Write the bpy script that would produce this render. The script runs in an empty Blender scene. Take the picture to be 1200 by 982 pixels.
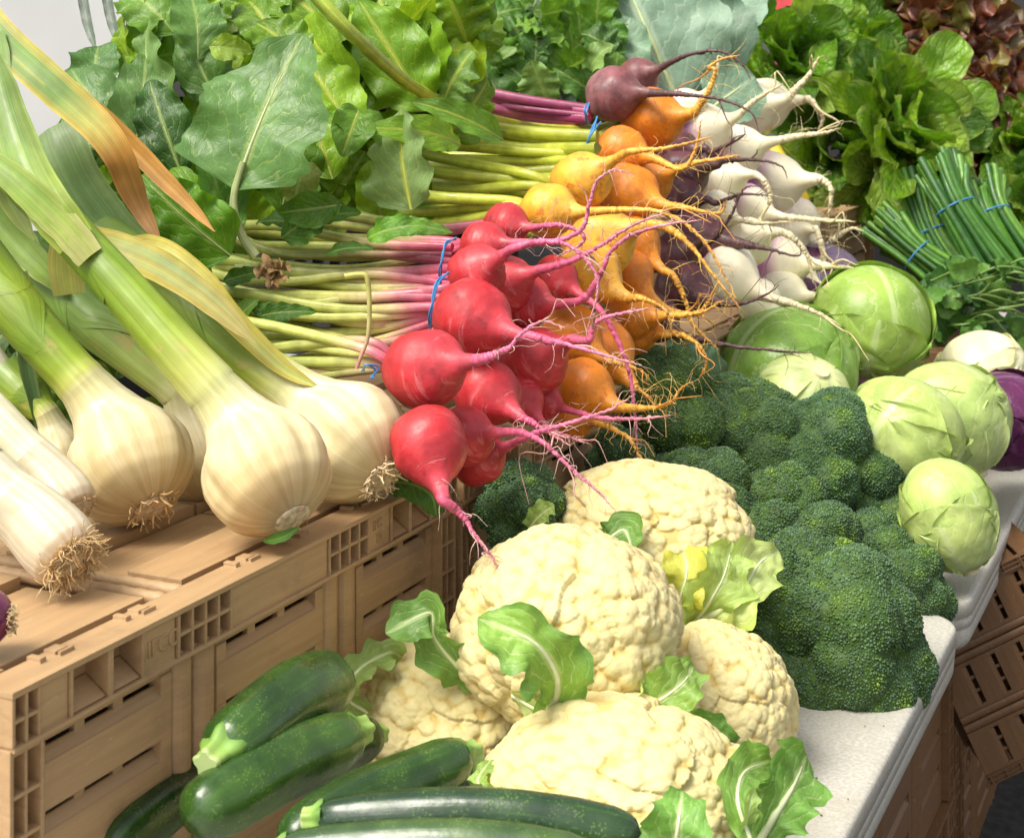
import bpy, bmesh, math, random
import numpy as np
from mathutils import Vector, Matrix

random.seed(7)
RNG = np.random.default_rng(11)
SC = bpy.context.scene
COL = SC.collection

# ------------------------------------------------------------------ camera frame
# world: X across the stall towards the customers, Y along the stall, Z up; metres
F, CX, HY = 1880.0, 600.0, 80.0
PSI = math.radians(24.8)
CAM = np.array([0.679, -0.742, 1.357])
RV = np.array([math.cos(PSI), math.sin(PSI), 0.0])
FV = np.array([-math.sin(PSI), math.cos(PSI), 0.0])
UP = np.array([0.0, 0.0, 1.0])
TABLE_Z, TOP_Z = 0.75, 0.98
EDGE_X = 0.387


def P(u, v, Z):
    """the place that lies at forward distance Z in direction (u, v)"""
    return CAM + RV * ((u - CX) / F * Z) + FV * Z + UP * (-(v - HY) / F * Z)


def z_heap(u, v):          # sloping face of the root heap on the crates
    a = (u - CX) / F * 0.908 - 0.419
    b = (v - HY) / F
    return 0.796 / (0.45 * b - a)


def z_pile(u, v):          # sloping face of the pile on the table
    a = (u - CX) / F * 0.908 - 0.419
    b = (v - HY) / F
    return 1.259 / (1.5 * b - a)


def z_x(u, x):             # distance at which the line of sight meets the plane X = x
    a = (u - CX) / F * 0.908 - 0.419
    return (x - 0.679) / a


def z_h(v, h):             # ... meets height h
    return (CAM[2] - h) * F / (v - HY)


def nrm(a):
    a = np.asarray(a, float)
    return a / (np.linalg.norm(a, axis=-1, keepdims=True) + 1e-12)


# ------------------------------------------------------------------ noise
def _hash(i, j, k, s):
    h = (i * 374761393 + j * 668265263 + k * 2147483647 + s * 974634777) & 0xFFFFFFFF
    h = ((h ^ (h >> 13)) * 1274126177) & 0xFFFFFFFF
    h = h ^ (h >> 16)
    return (h & 0xFFFFFF) / float(0xFFFFFF)


def vnoise(p, scale=1.0, seed=0):
    """smooth value noise in -1..1 for an (n,3) array"""
    q = np.asarray(p, float) * scale
    i = np.floor(q).astype(np.int64)
    f = q - i
    f = f * f * (3 - 2 * f)
    out = 0
    for dx in (0, 1):
        for dy in (0, 1):
            for dz in (0, 1):
                w = (f[:, 0] if dx else 1 - f[:, 0]) * (f[:, 1] if dy else 1 - f[:, 1]) * (f[:, 2] if dz else 1 - f[:, 2])
                out = out + w * _hash(i[:, 0] + dx, i[:, 1] + dy, i[:, 2] + dz, seed)
    return out * 2 - 1


def fbm(p, scale, seed=0, octv=3):
    o, a = 0, 1.0
    for k in range(octv):
        o = o + a * vnoise(p, scale * 2 ** k, seed + k)
        a *= 0.5
    return o / 1.75


# ------------------------------------------------------------------ mesh builder
class MB:
    def __init__(self):
        self.v, self.c, self.u, self.f = [], [], [], []
        self.n = 0

    def add(self, v, f, c, u=None):
        v = np.asarray(v, float)
        n = len(v)
        c = np.asarray(c, float)
        if c.ndim == 1:
            c = np.tile(c, (n, 1))
        if u is None:
            u = np.zeros((n, 3))
        self.v.append(v); self.c.append(c); self.u.append(np.asarray(u, float))
        f = np.asarray(f, np.int64)
        self.f.append(f + self.n)
        self.n += n

    def build(self, name, mat, parent=None, smooth=True, origin=None):
        v = np.concatenate(self.v); c = np.concatenate(self.c); u = np.concatenate(self.u)
        if origin is None:
            origin = np.array(parent.location) if parent is not None else v.mean(0)
            if parent is not None and parent.parent is not None:
                origin = origin * 0 + WORLD[parent.name]
        v = v - origin
        me = bpy.data.meshes.new(name)
        me.vertices.add(len(v))
        me.vertices.foreach_set('co', v.astype(np.float32).ravel())
        tot = np.concatenate([np.full(len(f), f.shape[1]) for f in self.f])
        loops = np.concatenate([f.ravel() for f in self.f])
        me.loops.add(len(loops))
        me.loops.foreach_set('vertex_index', loops.astype(np.int32))
        me.polygons.add(len(tot))
        st = np.concatenate([[0], np.cumsum(tot)[:-1]])
        me.polygons.foreach_set('loop_start', st.astype(np.int32))
        me.polygons.foreach_set('loop_total', tot.astype(np.int32))
        me.polygons.foreach_set('use_smooth', np.full(len(tot), smooth))
        me.update(calc_edges=True)
        a = me.attributes.new('Col', 'FLOAT_COLOR', 'POINT')
        a.data.foreach_set('color', np.concatenate([c, np.ones((len(c), 1))], 1).astype(np.float32).ravel())
        b = me.attributes.new('uvp', 'FLOAT_VECTOR', 'POINT')
        b.data.foreach_set('vector', u.astype(np.float32).ravel())
        me.materials.append(mat)
        o = bpy.data.objects.new(name, me)
        COL.objects.link(o)
        if parent is not None:
            o.parent = parent
        else:
            o.location = origin
        WORLD[o.name] = np.array(origin)
        return o


WORLD = {}


def tag(o, label=None, cat=None, group=None, kind=None):
    if label: o['label'] = label
    if cat: o['category'] = cat
    if group: o['group'] = group
    if kind: o['kind'] = kind
    return o


def thing(name, label, cat, loc, group=None):
    o = bpy.data.objects.new(name, None)
    COL.objects.link(o)
    o.location = Vector(loc)
    o.empty_display_size = 0.02
    WORLD[o.name] = np.array(loc, float)
    return tag(o, label, cat, group)


# ------------------------------------------------------------------ shapes
def smooth_path(pts, n):
    """Catmull-Rom through pts, n samples spaced evenly"""
    p = np.asarray(pts, float)
    if len(p) == 2:
        t = np.linspace(0, 1, n)[:, None]
        return p[0] * (1 - t) + p[1] * t
    q = np.vstack([2 * p[0] - p[1], p, 2 * p[-1] - p[-2]])
    out = []
    for i in range(1, len(q) - 2):
        t = np.linspace(0, 1, 16, endpoint=False)[:, None]
        a, b, c, d = q[i - 1], q[i], q[i + 1], q[i + 2]
        out.append(0.5 * (2 * b + (c - a) * t + (2 * a - 5 * b + 4 * c - d) * t ** 2 + (3 * b - a - 3 * c + d) * t ** 3))
    out = np.vstack(out + [p[-1:]])
    L = np.concatenate([[0], np.cumsum(np.linalg.norm(np.diff(out, axis=0), axis=1))])
    s = np.linspace(0, L[-1], n)
    return np.stack([np.interp(s, L, out[:, k]) for k in range(3)], 1)


def frames(path):
    t = np.gradient(path, axis=0)
    t = nrm(t)
    ref = np.array([0, 0, 1.0]) if abs(t[0][2]) < 0.9 else np.array([1.0, 0, 0])
    n = nrm(np.cross(t[0], ref))
    N = []
    for k in range(len(t)):
        n = n - t[k] * np.dot(n, t[k])
        n = nrm(n)
        N.append(n)
    N = np.array(N)
    return t, N, np.cross(t, N)


def tube(mb, path, rad, seg, col, cap=True, ripple=None, uoff=0.0, flat=1.0):
    """swept tube; rad (n,), col (3,) or (n,3); ripple(ang, k) multiplies the radius"""
    path = np.asarray(path, float)
    n = len(path)
    rad = np.broadcast_to(np.asarray(rad, float), (n,))
    _, N, B = frames(path)
    ang = np.linspace(0, 2 * math.pi, seg, endpoint=False)
    R = rad[:, None] * np.ones(seg)
    if ripple is not None:
        R = R * ripple(ang[None, :], np.arange(n)[:, None])
    v = path[:, None, :] + R[..., None] * (np.cos(ang)[None, :, None] * N[:, None, :] + flat * np.sin(ang)[None, :, None] * B[:, None, :])
    v = v.reshape(-1, 3)
    L = np.concatenate([[0], np.cumsum(np.linalg.norm(np.diff(path, axis=0), axis=1))])
    u = np.zeros((n, seg, 3))
    u[..., 0] = np.cos(ang)[None, :]; u[..., 1] = np.sin(ang)[None, :]; u[..., 2] = L[:, None] + uoff
    i = np.arange(n - 1)[:, None] * seg
    j = np.arange(seg)[None, :]
    j2 = (j + 1) % seg
    f = np.stack([i + j, i + j2, i + seg + j2, i + seg + j], -1).reshape(-1, 4)
    col = np.asarray(col, float)
    c = np.tile(col, (n, 1)) if col.ndim == 1 else col
    c = np.repeat(c, seg, 0)
    mb.add(v, f, c, u.reshape(-1, 3))
    if cap:
        for k, rev in ((0, True), (n - 1, False)):
            ring = v[k * seg:(k + 1) * seg]
            vv = np.vstack([ring, path[k:k + 1]])
            a = np.arange(seg)
            ff = np.stack([a, (a + 1) % seg, np.full(seg, seg)], 1)
            if rev: ff = ff[:, ::-1]
            cc = np.tile(c[k * seg], (seg + 1, 1))
            mb.add(vv, ff, cc, np.tile(u.reshape(-1, 3)[k * seg], (seg + 1, 1)))


_ico = {}


def ico(sub):
    if sub not in _ico:
        bm = bmesh.new()
        bmesh.ops.create_icosphere(bm, subdivisions=sub, radius=1.0)
        v = np.array([x.co[:] for x in bm.verts])
        f = np.array([[w.index for w in x.verts] for x in bm.faces])
        bm.free()
        _ico[sub] = (nrm(v), f)
    return _ico[sub]


def box(mb, a, b, col, u=None):
    x0, y0, z0 = a; x1, y1, z1 = b
    v = [(x0, y0, z0), (x1, y0, z0), (x1, y1, z0), (x0, y1, z0), (x0, y0, z1), (x1, y0, z1), (x1, y1, z1), (x0, y1, z1)]
    f = [(0, 3, 2, 1), (4, 5, 6, 7), (0, 1, 5, 4), (1, 2, 6, 5), (2, 3, 7, 6), (3, 0, 4, 7)]
    mb.add(v, f, col)


def fib(n):
    i = np.arange(n) + 0.5
    ph = np.arccos(1 - 2 * i / n)
    th = math.pi * (1 + 5 ** 0.5) * i
    return np.stack([np.cos(th) * np.sin(ph), np.sin(th) * np.sin(ph), np.cos(ph)], 1)


def nearest(d, feats, chunk=4000):
    """distance to nearest and second nearest feature, index of nearest"""
    d1 = np.empty(len(d)); ix = np.empty(len(d), int)
    for k in range(0, len(d), chunk):
        g = d[k:k + chunk] @ feats.T
        j = g.argmax(1)
        ix[k:k + chunk] = j
        d1[k:k + chunk] = np.sqrt(np.maximum(0, 2 - 2 * g[np.arange(len(j)), j]))
    return d1, ix


WID = {
    'ovate': ([0, .04, .12, .25, .42, .6, .78, .9, .97, 1], [.04, .28, .62, .92, 1, .9, .66, .38, .17, .0]),
    'beet': ([0, .03, .1, .2, .32, .48, .65, .8, .92, .98, 1], [.05, .3, .78, 1, .98, .86, .7, .52, .3, .12, 0]),
    'romaine': ([0, .1, .3, .5, .68, .82, .92, .98, 1], [.22, .3, .5, .78, .98, 1, .78, .42, .0]),
    'wrap': ([0, .08, .25, .5, .75, .9, .97, 1], [.45, .62, .82, 1, .98, .72, .4, .05]),
    'round': ([0, .06, .2, .4, .6, .8, .93, 1], [.1, .45, .85, 1, 1, .82, .5, 0]),
    'strap': ([0, .1, .5, .8, .93, 1], [.85, 1, .95, .7, .38, .03]),
    'frill': ([0, .2, .5, .75, .9, .97, 1], [.3, .45, .75, 1, .98, .7, 0]),
}


def leaf(mb, base, tip, normal, width, kind='ovate', col=(.06, .16, .02), bend=.12, droop=0.0, fold=.25, ruffle=.04, rn=4,
         lobe=.05, ln=7, crinkle=.02, ns=30, nt=12, edge=None, rib=None, ribr=0.03, side_bend=0.0, path=None, roll=0.0, twist=0.0, ribmb=None):
    base = np.asarray(base, float); tip = np.asarray(tip, float)
    if path is None:
        d = tip - base
        L = np.linalg.norm(d)
        t0 = d / L
        n0 = np.asarray(normal, float)
        n0 = nrm(n0 - t0 * np.dot(n0, t0))
        s0 = np.cross(t0, n0)
        s = np.linspace(0, 1, ns)
        spine = base + d * s[:, None] + n0 * (bend * L * 4 * s * (1 - s) - droop * L * s ** 2.5)[:, None] + s0 * (side_bend * L * 4 * s * (1 - s))[:, None]
    else:
        spine = smooth_path(path, ns)
        s = np.linspace(0, 1, ns)
        L = np.linalg.norm(np.diff(spine, axis=0), axis=1).sum()
        n0 = np.asarray(normal, float)
    T = nrm(np.gradient(spine, axis=0))
    Nn = nrm(n0 - T * (T @ n0)[:, None])
    S = np.cross(T, Nn)
    if twist:
        a = twist * s
        S, Nn = S * np.cos(a)[:, None] + Nn * np.sin(a)[:, None], Nn * np.cos(a)[:, None] - S * np.sin(a)[:, None]
    ks, kw = WID[kind]
    w = np.interp(s, ks, kw)
    ph = random.random() * 10
    t = np.linspace(-1, 1, nt + 1)
    side = np.sign(t)
    q_ = np.stack([s[:, None] * ln * 1.6 + 0 * t[None], np.where(t[None] > 0, 7.3, 2.1) + 0 * s[:, None] + ph, np.full((ns, nt + 1), ph * 3)], -1).reshape(-1, 3)
    W = w[:, None] * width / 2 * (1 + lobe * 2.0 * vnoise(q_, 1.0, 3).reshape(ns, nt + 1) + lobe * .8 * vnoise(q_, 2.7, 4).reshape(ns, nt + 1))
    at = np.abs(t)[None, :]
    x = t[None, :] * W * (1 - .12 * fold * at)
    y = fold * at ** 1.3 * W + ruffle * width * at ** 1.7 * np.sin(2 * math.pi * rn * s[:, None] + ph + side[None] * 1.3 + 1.5 * np.sin(5 * s[:, None] + ph)) * np.minimum(1, w[:, None] * 2)
    y = y - roll * at ** 3 * W
    flatp = np.stack([x, s[:, None] * L + 0 * x, 0 * x], -1).reshape(-1, 3)
    if crinkle:
        y = y + (crinkle * width * fbm(flatp + ph, 9.0 / max(width, .02), int(ph * 100), 2)).reshape(y.shape) * np.minimum(1, at * 3 + .2)
    v = spine[:, None] + x[..., None] * S[:, None] + y[..., None] * Nn[:, None]
    c = np.tile(np.asarray(col, float), (ns * (nt + 1), 1))
    c = c * (1 + .18 * fbm(flatp + ph, 2.5 / max(width, .02), 5, 2))[:, None]
    if edge is not None:
        k = (np.clip((at - .62) / .38, 0, 1) ** 1.3 * np.ones((ns, 1))).reshape(-1, 1)
        k = np.clip(k * (1 + .5 * vnoise(flatp, 5 / width, 3)[:, None]), 0, 1)
        c = c * (1 - k) + np.asarray(edge) * k
    u = np.stack([t[None, :] * np.ones((ns, 1)), s[:, None] * np.ones((1, nt + 1)), np.full((ns, nt + 1), ph)], -1)
    i = np.arange(ns - 1)[:, None] * (nt + 1)
    j = np.arange(nt)[None]
    f = np.stack([i + j, i + j + 1, i + nt + 2 + j, i + nt + 1 + j], -1).reshape(-1, 4)
    mb.add(v.reshape(-1, 3), f, np.clip(c, 0, 1), u.reshape(-1, 3))
    if rib is not None:
        m = int(ns * .88)
        rr = np.linspace(ribr, ribr * .12, m) * width
        tube(mb if ribmb is None else ribmb, spine[:m] - Nn[:m] * rr[:, None] * .2, rr, 8, rib, flat=1.0)
    return spine


# ------------------------------------------------------------------ materials
def nodes(name):
    m = bpy.data.materials.new(name)
    m.use_nodes = True
    nt = m.node_tree
    b = nt.nodes['Principled BSDF']
    return m, nt, b


def nd(nt, typ, **kw):
    n = nt.nodes.new(typ)
    for k, v in kw.items():
        if k.startswith('i_'):
            n.inputs[k[2:].replace('_', ' ')].default_value = v
        else:
            setattr(n, k, v)
    return n


def math_(nt, op, a, b=None, clamp=False):
    n = nt.nodes.new('ShaderNodeMath')
    n.operation = op
    n.use_clamp = clamp
    for k, x in enumerate((a, b)):
        if x is None: continue
        if isinstance(x, (int, float)): n.inputs[k].default_value = x
        else: nt.links.new(x, n.inputs[k])
    return n.outputs[0]


def mapr(nt, x, a, b, c, d):
    n = nt.nodes.new('ShaderNodeMapRange')
    n.interpolation_type = 'SMOOTHSTEP'
    nt.links.new(x, n.inputs[0])
    for k, q in zip((1, 2, 3, 4), (a, b, c, d)):
        n.inputs[k].default_value = q
    return n.outputs[0]


def mix(nt, fac, a, b, mode='MIX'):
    n = nt.nodes.new('ShaderNodeMix')
    n.data_type = 'RGBA'; n.blend_type = mode
    for key, x in ((0, fac), (6, a), (7, b)):
        if isinstance(x, (int, float)): n.inputs[key].default_value = x
        elif isinstance(x, tuple): n.inputs[key].default_value = (*x, 1)
        else: nt.links.new(x, n.inputs[key])
    return n.outputs[2]


def noise(nt, vec, scale, detail=3, rough=.55, dist=0.0):
    n = nd(nt, 'ShaderNodeTexNoise')
    n.inputs['Scale'].default_value = scale
    n.inputs['Detail'].default_value = detail
    n.inputs['Roughness'].default_value = rough
    n.inputs['Distortion'].default_value = dist
    if vec is not None: nt.links.new(vec, n.inputs['Vector'])
    return n.outputs['Fac']


def attr(nt, name):
    return nd(nt, 'ShaderNodeAttribute', attribute_name=name)


def mapping(nt, vec, scale):
    n = nd(nt, 'ShaderNodeMapping')
    n.inputs['Scale'].default_value = scale
    nt.links.new(vec, n.inputs['Vector'])
    return n.outputs[0]


def bump(nt, b, h, strength, dist, prev=None):
    n = nd(nt, 'ShaderNodeBump')
    n.inputs['Strength'].default_value = strength
    n.inputs['Distance'].default_value = dist
    nt.links.new(h, n.inputs['Height'])
    if prev is not None: nt.links.new(prev, n.inputs['Normal'])
    nt.links.new(n.outputs[0], b.inputs['Normal'])
    return n.outputs[0]


def m_skin(name, rough=.42, var=.35, nscale=30, spots=None, bscale=140, bstr=.25, sss=0.0, spec=.5, streak=False, sscol=(1, .4, .25), stc=(.80, .76, .66), ring=None):
    m, nt, b = nodes(name)
    col = attr(nt, 'Col').outputs['Color']
    tc = nd(nt, 'ShaderNodeTexCoord').outputs['Object']
    n1 = noise(nt, tc, nscale, 4)
    col = mix(nt, 1.0, col, mix(nt, mapr(nt, n1, .3, .7, 0, 1), (1 - var,) * 3, (1 + var * .45,) * 3), 'MULTIPLY')
    h = noise(nt, tc, bscale, 3)
    if streak:
        uv = mapping(nt, attr(nt, 'uvp').outputs['Vector'], streak)
        st = noise(nt, uv, 1.0, 4, .6)
        col = mix(nt, 1.0, col, mix(nt, mapr(nt, st, .32, .68, 0, 1), stc, (1.06, 1.06, 1.05)), 'MULTIPLY')
        h = math_(nt, 'ADD', math_(nt, 'MULTIPLY', h, .3), st)
    if spots:
        sc, th, scol, amt = spots
        n2 = noise(nt, tc, sc, 5, .65)
        col = mix(nt, math_(nt, 'MULTIPLY', mapr(nt, n2, th, th + .1, 0, 1), amt), col, scol)
    if ring:
        rn_ = noise(nt, mapping(nt, attr(nt, 'uvp').outputs['Vector'], (.6, .6, 190)), 1.0, 3, .7)
        rn2 = noise(nt, tc, 26, 3)
        msk = math_(nt, 'MULTIPLY', mapr(nt, rn_, .53, .64, 0, 1), mapr(nt, rn2, .40, .60, 0, 1))
        col = mix(nt, math_(nt, 'MULTIPLY', msk, .45), col, ring)
        h = math_(nt, 'SUBTRACT', h, math_(nt, 'MULTIPLY', msk, .6))
        n3 = noise(nt, tc, 95, 5, .7)
        col = mix(nt, mapr(nt, n3, .60, .72, 0, .5), col, (.20, .11, .06))
    nt.links.new(col, b.inputs['Base Color'])
    rr = mapr(nt, noise(nt, tc, nscale * 1.7, 3), .3, .7, rough - .09, rough + .12)
    nt.links.new(rr, b.inputs['Roughness'])
    b.inputs['Specular IOR Level'].default_value = spec
    if sss:
        b.inputs['Subsurface Weight'].default_value = sss
        b.inputs['Subsurface Radius'].default_value = sscol
        b.inputs['Subsurface Scale'].default_value = .006
    bump(nt, b, h, bstr, .0012)
    return m


def m_leaf(name, vein=(.35, .45, .15), nv=7, vk=.38, vamt=.55, rough=.42, trans=.28, blister=.5, tcol=1.6, fine=True, spec=.45, wid=.045, bst=.42):
    m, nt, b = nodes(name)
    col = attr(nt, 'Col').outputs['Color']
    sep = nd(nt, 'ShaderNodeSeparateXYZ')
    uvp = attr(nt, 'uvp').outputs['Vector']
    nt.links.new(uvp, sep.inputs[0])
    t, s, seed = sep.outputs
    at = math_(nt, 'ABSOLUTE', t)
    tc = nd(nt, 'ShaderNodeTexCoord').outputs['Object']
    n0 = noise(nt, uvp, 5.0, 3)
    wob = math_(nt, 'MULTIPLY', math_(nt, 'SUBTRACT', n0, .5), .26)
    s2 = math_(nt, 'ADD', s, wob)
    sg = math_(nt, 'MULTIPLY', math_(nt, 'GREATER_THAN', t, 0), .5)
    x = math_(nt, 'ADD', math_(nt, 'MULTIPLY', math_(nt, 'SUBTRACT', s2, math_(nt, 'MULTIPLY', at, vk)), nv), math_(nt, 'ADD', sg, seed))
    fr = math_(nt, 'FRACT', x)
    d = math_(nt, 'MULTIPLY', math_(nt, 'ABSOLUTE', math_(nt, 'SUBTRACT', fr, .5)), 2)
    sv = mapr(nt, d, .84, 1.0, 0, 1)
    sv = math_(nt, 'MULTIPLY', sv, mapr(nt, at, .55, 1.0, .8, .15))
    mid = mapr(nt, at, wid, wid * 2.4, 1, 0)
    v = math_(nt, 'MAXIMUM', sv, mid)
    vor = nd(nt, 'ShaderNodeTexVoronoi', feature='DISTANCE_TO_EDGE')
    vor.inputs['Scale'].default_value = 9
    nt.links.new(mapping(nt, uvp, (1.4, 2.6, 1.0)), vor.inputs['Vector'])
    net = mapr(nt, vor.outputs['Distance'], .0, .09, 1, 0)
    n1 = noise(nt, tc, 22, 4)
    col = mix(nt, 1.0, col, mix(nt, mapr(nt, n1, .3, .7, 0, 1), (.72, .74, .66), (1.18, 1.14, 1.1)), 'MULTIPLY')
    if fine:
        col = mix(nt, math_(nt, 'MULTIPLY', net, vamt * .2), col, vein)
    col = mix(nt, math_(nt, 'MULTIPLY', v, vamt), col, vein)
    nt.links.new(col, b.inputs['Base Color'])
    b.inputs['Roughness'].default_value = rough
    b.inputs['Specular IOR Level'].default_value = spec
    h = math_(nt, 'ADD', math_(nt, 'MULTIPLY', math_(nt, 'SUBTRACT', 1.0, math_(nt, 'POWER', d, 3.0)), blister), math_(nt, 'MULTIPLY', noise(nt, tc, 60, 3), blister * 1.6))
    h = math_(nt, 'SUBTRACT', h, math_(nt, 'MULTIPLY', net, .25 * blister))
    nb = bump(nt, b, h, bst, .002)
    tr = nd(nt, 'ShaderNodeBsdfTranslucent')
    nt.links.new(mix(nt, 1.0, col, (tcol, tcol, tcol * .6), 'MULTIPLY'), tr.inputs['Color'])
    nt.links.new(nb, tr.inputs['Normal'])
    ms = nd(nt, 'ShaderNodeMixShader')
    ms.inputs[0].default_value = trans
    nt.links.new(b.outputs[0], ms.inputs[1])
    nt.links.new(tr.outputs[0], ms.inputs[2])
    nt.links.new(ms.outputs[0], nt.nodes['Material Output'].inputs['Surface'])
    return m


def m_plain(name, col, rough=.6, var=.2, nscale=20, bstr=.15, bscale=80, metal=0):
    m, nt, b = nodes(name)
    tc = nd(nt, 'ShaderNodeTexCoord').outputs['Object']
    n1 = noise(nt, tc, nscale, 5)
    c = mix(nt, mapr(nt, n1, .3, .7, 0, 1), tuple(x * (1 - var) for x in col), tuple(min(1, x * (1 + var)) for x in col))
    nt.links.new(c, b.inputs['Base Color'])
    b.inputs['Roughness'].default_value = rough
    b.inputs['Metallic'].default_value = metal
    bump(nt, b, noise(nt, tc, bscale, 3), bstr, .001)
    return m


def m_crate(name, col):
    m, nt, b = nodes(name)
    tc = nd(nt, 'ShaderNodeTexCoord').outputs['Object']
    g = noise(nt, mapping(nt, tc, (30, 2.2, 46)), 2.6, 4, .6, .7)
    g2 = noise(nt, mapping(nt, tc, (60, 5, 120)), 3.0, 3, .6, .3)
    c = mix(nt, mapr(nt, g, .3, .7, 0, 1), tuple(x * .89 for x in col), tuple(x * 1.07 for x in col))
    c = mix(nt, mapr(nt, g2, .55, .75, 0, .14), c, tuple(x * .6 for x in col))
    dirt = noise(nt, tc, 14, 5, .65)
    c = mix(nt, mapr(nt, dirt, .54, .74, 0, .45), c, (.17, .10, .055))
    sc = noise(nt, mapping(nt, tc, (90, 18, 90)), 3.0, 4, .7)
    c = mix(nt, mapr(nt, sc, .62, .74, 0, .4), c, (.62, .50, .36))
    nt.links.new(c, b.inputs['Base Color'])
    b.inputs['Roughness'].default_value = .5
    bv = nd(nt, 'ShaderNodeBevel', samples=4)
    bv.inputs['Radius'].default_value = .0016
    bump(nt, b, math_(nt, 'ADD', g, math_(nt, 'MULTIPLY', g2, .5)), .36, .0014, bv.outputs[0])
    return m


def m_table():
    m, nt, b = nodes('white_granite_plastic')
    tc = nd(nt, 'ShaderNodeTexCoord').outputs['Object']
    c = mix(nt, mapr(nt, noise(nt, tc, 260, 3, .6), .35, .65, 0, 1), (.41, .39, .34), (.53, .51, .455))
    c = mix(nt, mapr(nt, noise(nt, tc, 11, 6, .7), .46, .70, 0, .6), c, (.40, .36, .28))
    c = mix(nt, mapr(nt, noise(nt, tc, 70, 5, .75), .62, .72, 0, .6), c, (.26, .22, .15))
    sv = noise(nt, mapping(nt, tc, (130, 9, 130)), 1.4, 4, .7, .4)
    c = mix(nt, mapr(nt, sv, .64, .72, 0, .45), c, (.78, .77, .73))
    nt.links.new(c, b.inputs['Base Color'])
    b.inputs['Roughness'].default_value = .48
    bump(nt, b, math_(nt, 'ADD', math_(nt, 'MULTIPLY', noise(nt, tc, 420, 2), .6), sv), .10, .0004)
    return m


def m_zuke():
    m, nt, b = nodes('zucchini_skin')
    col = attr(nt, 'Col').outputs['Color']
    uv = attr(nt, 'uvp').outputs['Vector']
    tc = nd(nt, 'ShaderNodeTexCoord').outputs['Object']
    vor = nd(nt, 'ShaderNodeTexVoronoi')
    vor.inputs['Scale'].default_value = 480
    nt.links.new(tc, vor.inputs['Vector'])
    dots = math_(nt, 'MULTIPLY', mapr(nt, vor.outputs['Distance'], .16, .38, 1, 0), mapr(nt, noise(nt, tc, 70, 3), .42, .62, 0, 1))
    st = noise(nt, mapping(nt, uv, (4.5, 4.5, 9)), 1.0, 4, .6)
    col = mix(nt, mapr(nt, st, .46, .74, 0, .45), col, (.06, .15, .018))
    col = mix(nt, math_(nt, 'MULTIPLY', dots, .42), col, (.20, .32, .06))
    sc = noise(nt, mapping(nt, uv, (14, 14, 60)), 1.0, 5, .7)
    col = mix(nt, mapr(nt, sc, .62, .74, 0, .5), col, (.24, .28, .10))
    mot = noise(nt, tc, 16, 4, .6)
    col = mix(nt, 1.0, col, mix(nt, mapr(nt, mot, .35, .65, 0, 1), (.55, .62, .6), (1.35, 1.25, 1.0)), 'MULTIPLY')
    nt.links.new(col, b.inputs['Base Color'])
    nt.links.new(mapr(nt, noise(nt, tc, 40, 4), .3, .7, .2, .36), b.inputs['Roughness'])
    b.inputs['Specular IOR Level'].default_value = .55
    bump(nt, b, math_(nt, 'ADD', noise(nt, tc, 90, 3), math_(nt, 'MULTIPLY', st, .5)), .22, .0015)
    return m


M_BEET = m_skin('red_beet_skin', .47, .3, 45, (60, .58, (.20, .02, .03), .6), 160, .35, ring=(.70, .22, .24))
M_GOLD = m_skin('golden_beet_skin', .47, .25, 45, (55, .54, (.50, .13, .015), .7), 160, .4, ring=(.45, .16, .04))
M_PURP = m_skin('dark_beet_skin', .45, .45, 50, (60, .58, (.22, .15, .13), .5), 160, .35, ring=(.25, .15, .13))
M_TURN = m_skin('turnip_skin', .38, .1, 40, (70, .64, (.55, .42, .24), .5), 150, .2, sss=.12)
M_TAIL = m_skin('taproot_skin', .5, .35, 120, (220, .62, (.28, .13, .08), .4), 400, .5)
M_STALK = m_skin('leaf_stalk', .36, .22, 60, None, 90, .35, streak=(2.6, 2.6, 5.0))
M_GARLIC = m_skin('garlic_skin', .46, .12, 30, (22, .60, (.52, .32, .12), .45), 150, .35, sss=.15, streak=(5.5, 5.5, 2.0), sscol=(1, .7, .4), stc=(.84, .78, .64))
M_GSTALK = m_skin('garlic_stalk', .40, .15, 30, None, 150, .3, streak=(7.5, 7.5, 3.0))
M_ROOT = m_skin('dry_root', .8, .4, 200, None, 300, .4)
M_CAUL = m_skin('cauliflower_curd', .62, .05, 40, (26, .66, (.55, .36, .16), .5), 420, .35, sss=.06, spec=.2, sscol=(1, .75, .4))
M_BROC = m_skin('broccoli_bud', .55, .25, 60, None, 900, .2, spec=.22)
M_STEM = m_skin('pale_stem', .5, .15, 40, None, 120, .3)
M_LEAF = m_leaf('beet_leaf', (.40, .50, .14), 6.5, .42, .42, .36, .30, .5, spec=.35)
M_DLEAF = m_leaf('yellow_veined_leaf', (.56, .58, .08), 6.5, .42, .45, .34, .30, .5, spec=.35)
M_COLL = m_leaf('collard_leaf', (.42, .52, .36), 7, .5, .55, .5, .15, .5)
M_ROMA = m_leaf('romaine_leaf', (.34, .48, .12), 6, .5, .3, .28, .3, 1.2, spec=.55, bst=1.0)
M_RLET = m_leaf('red_lettuce_leaf', (.22, .22, .06), 5, .5, .2, .30, .25, .9, spec=.6)
M_CLEAF = m_leaf('cauliflower_leaf', (.58, .68, .34), 4.5, .62, .5, .42, .28, .5, wid=.07)
M_CABB = m_leaf('cabbage_leaf', (.66, .74, .42), 5, .68, .42, .36, .10, .35, wid=.03)
M_PCAB = m_leaf('purple_cabbage_leaf', (.26, .14, .26), 5, .75, .35, .28, .05, .35, wid=.03)
M_STRAP = m_skin('garlic_leaf', .42, .22, 25, None, 120, .3, streak=(9, 9, 1.2))
M_HERB = m_leaf('herb_leaf', (.16, .28, .07), 4, .5, .3, .4, .25, .4)
M_ONION = m_skin('green_onion', .38, .25, 60, None, 120, .2, streak=(5, 5, 8))
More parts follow.
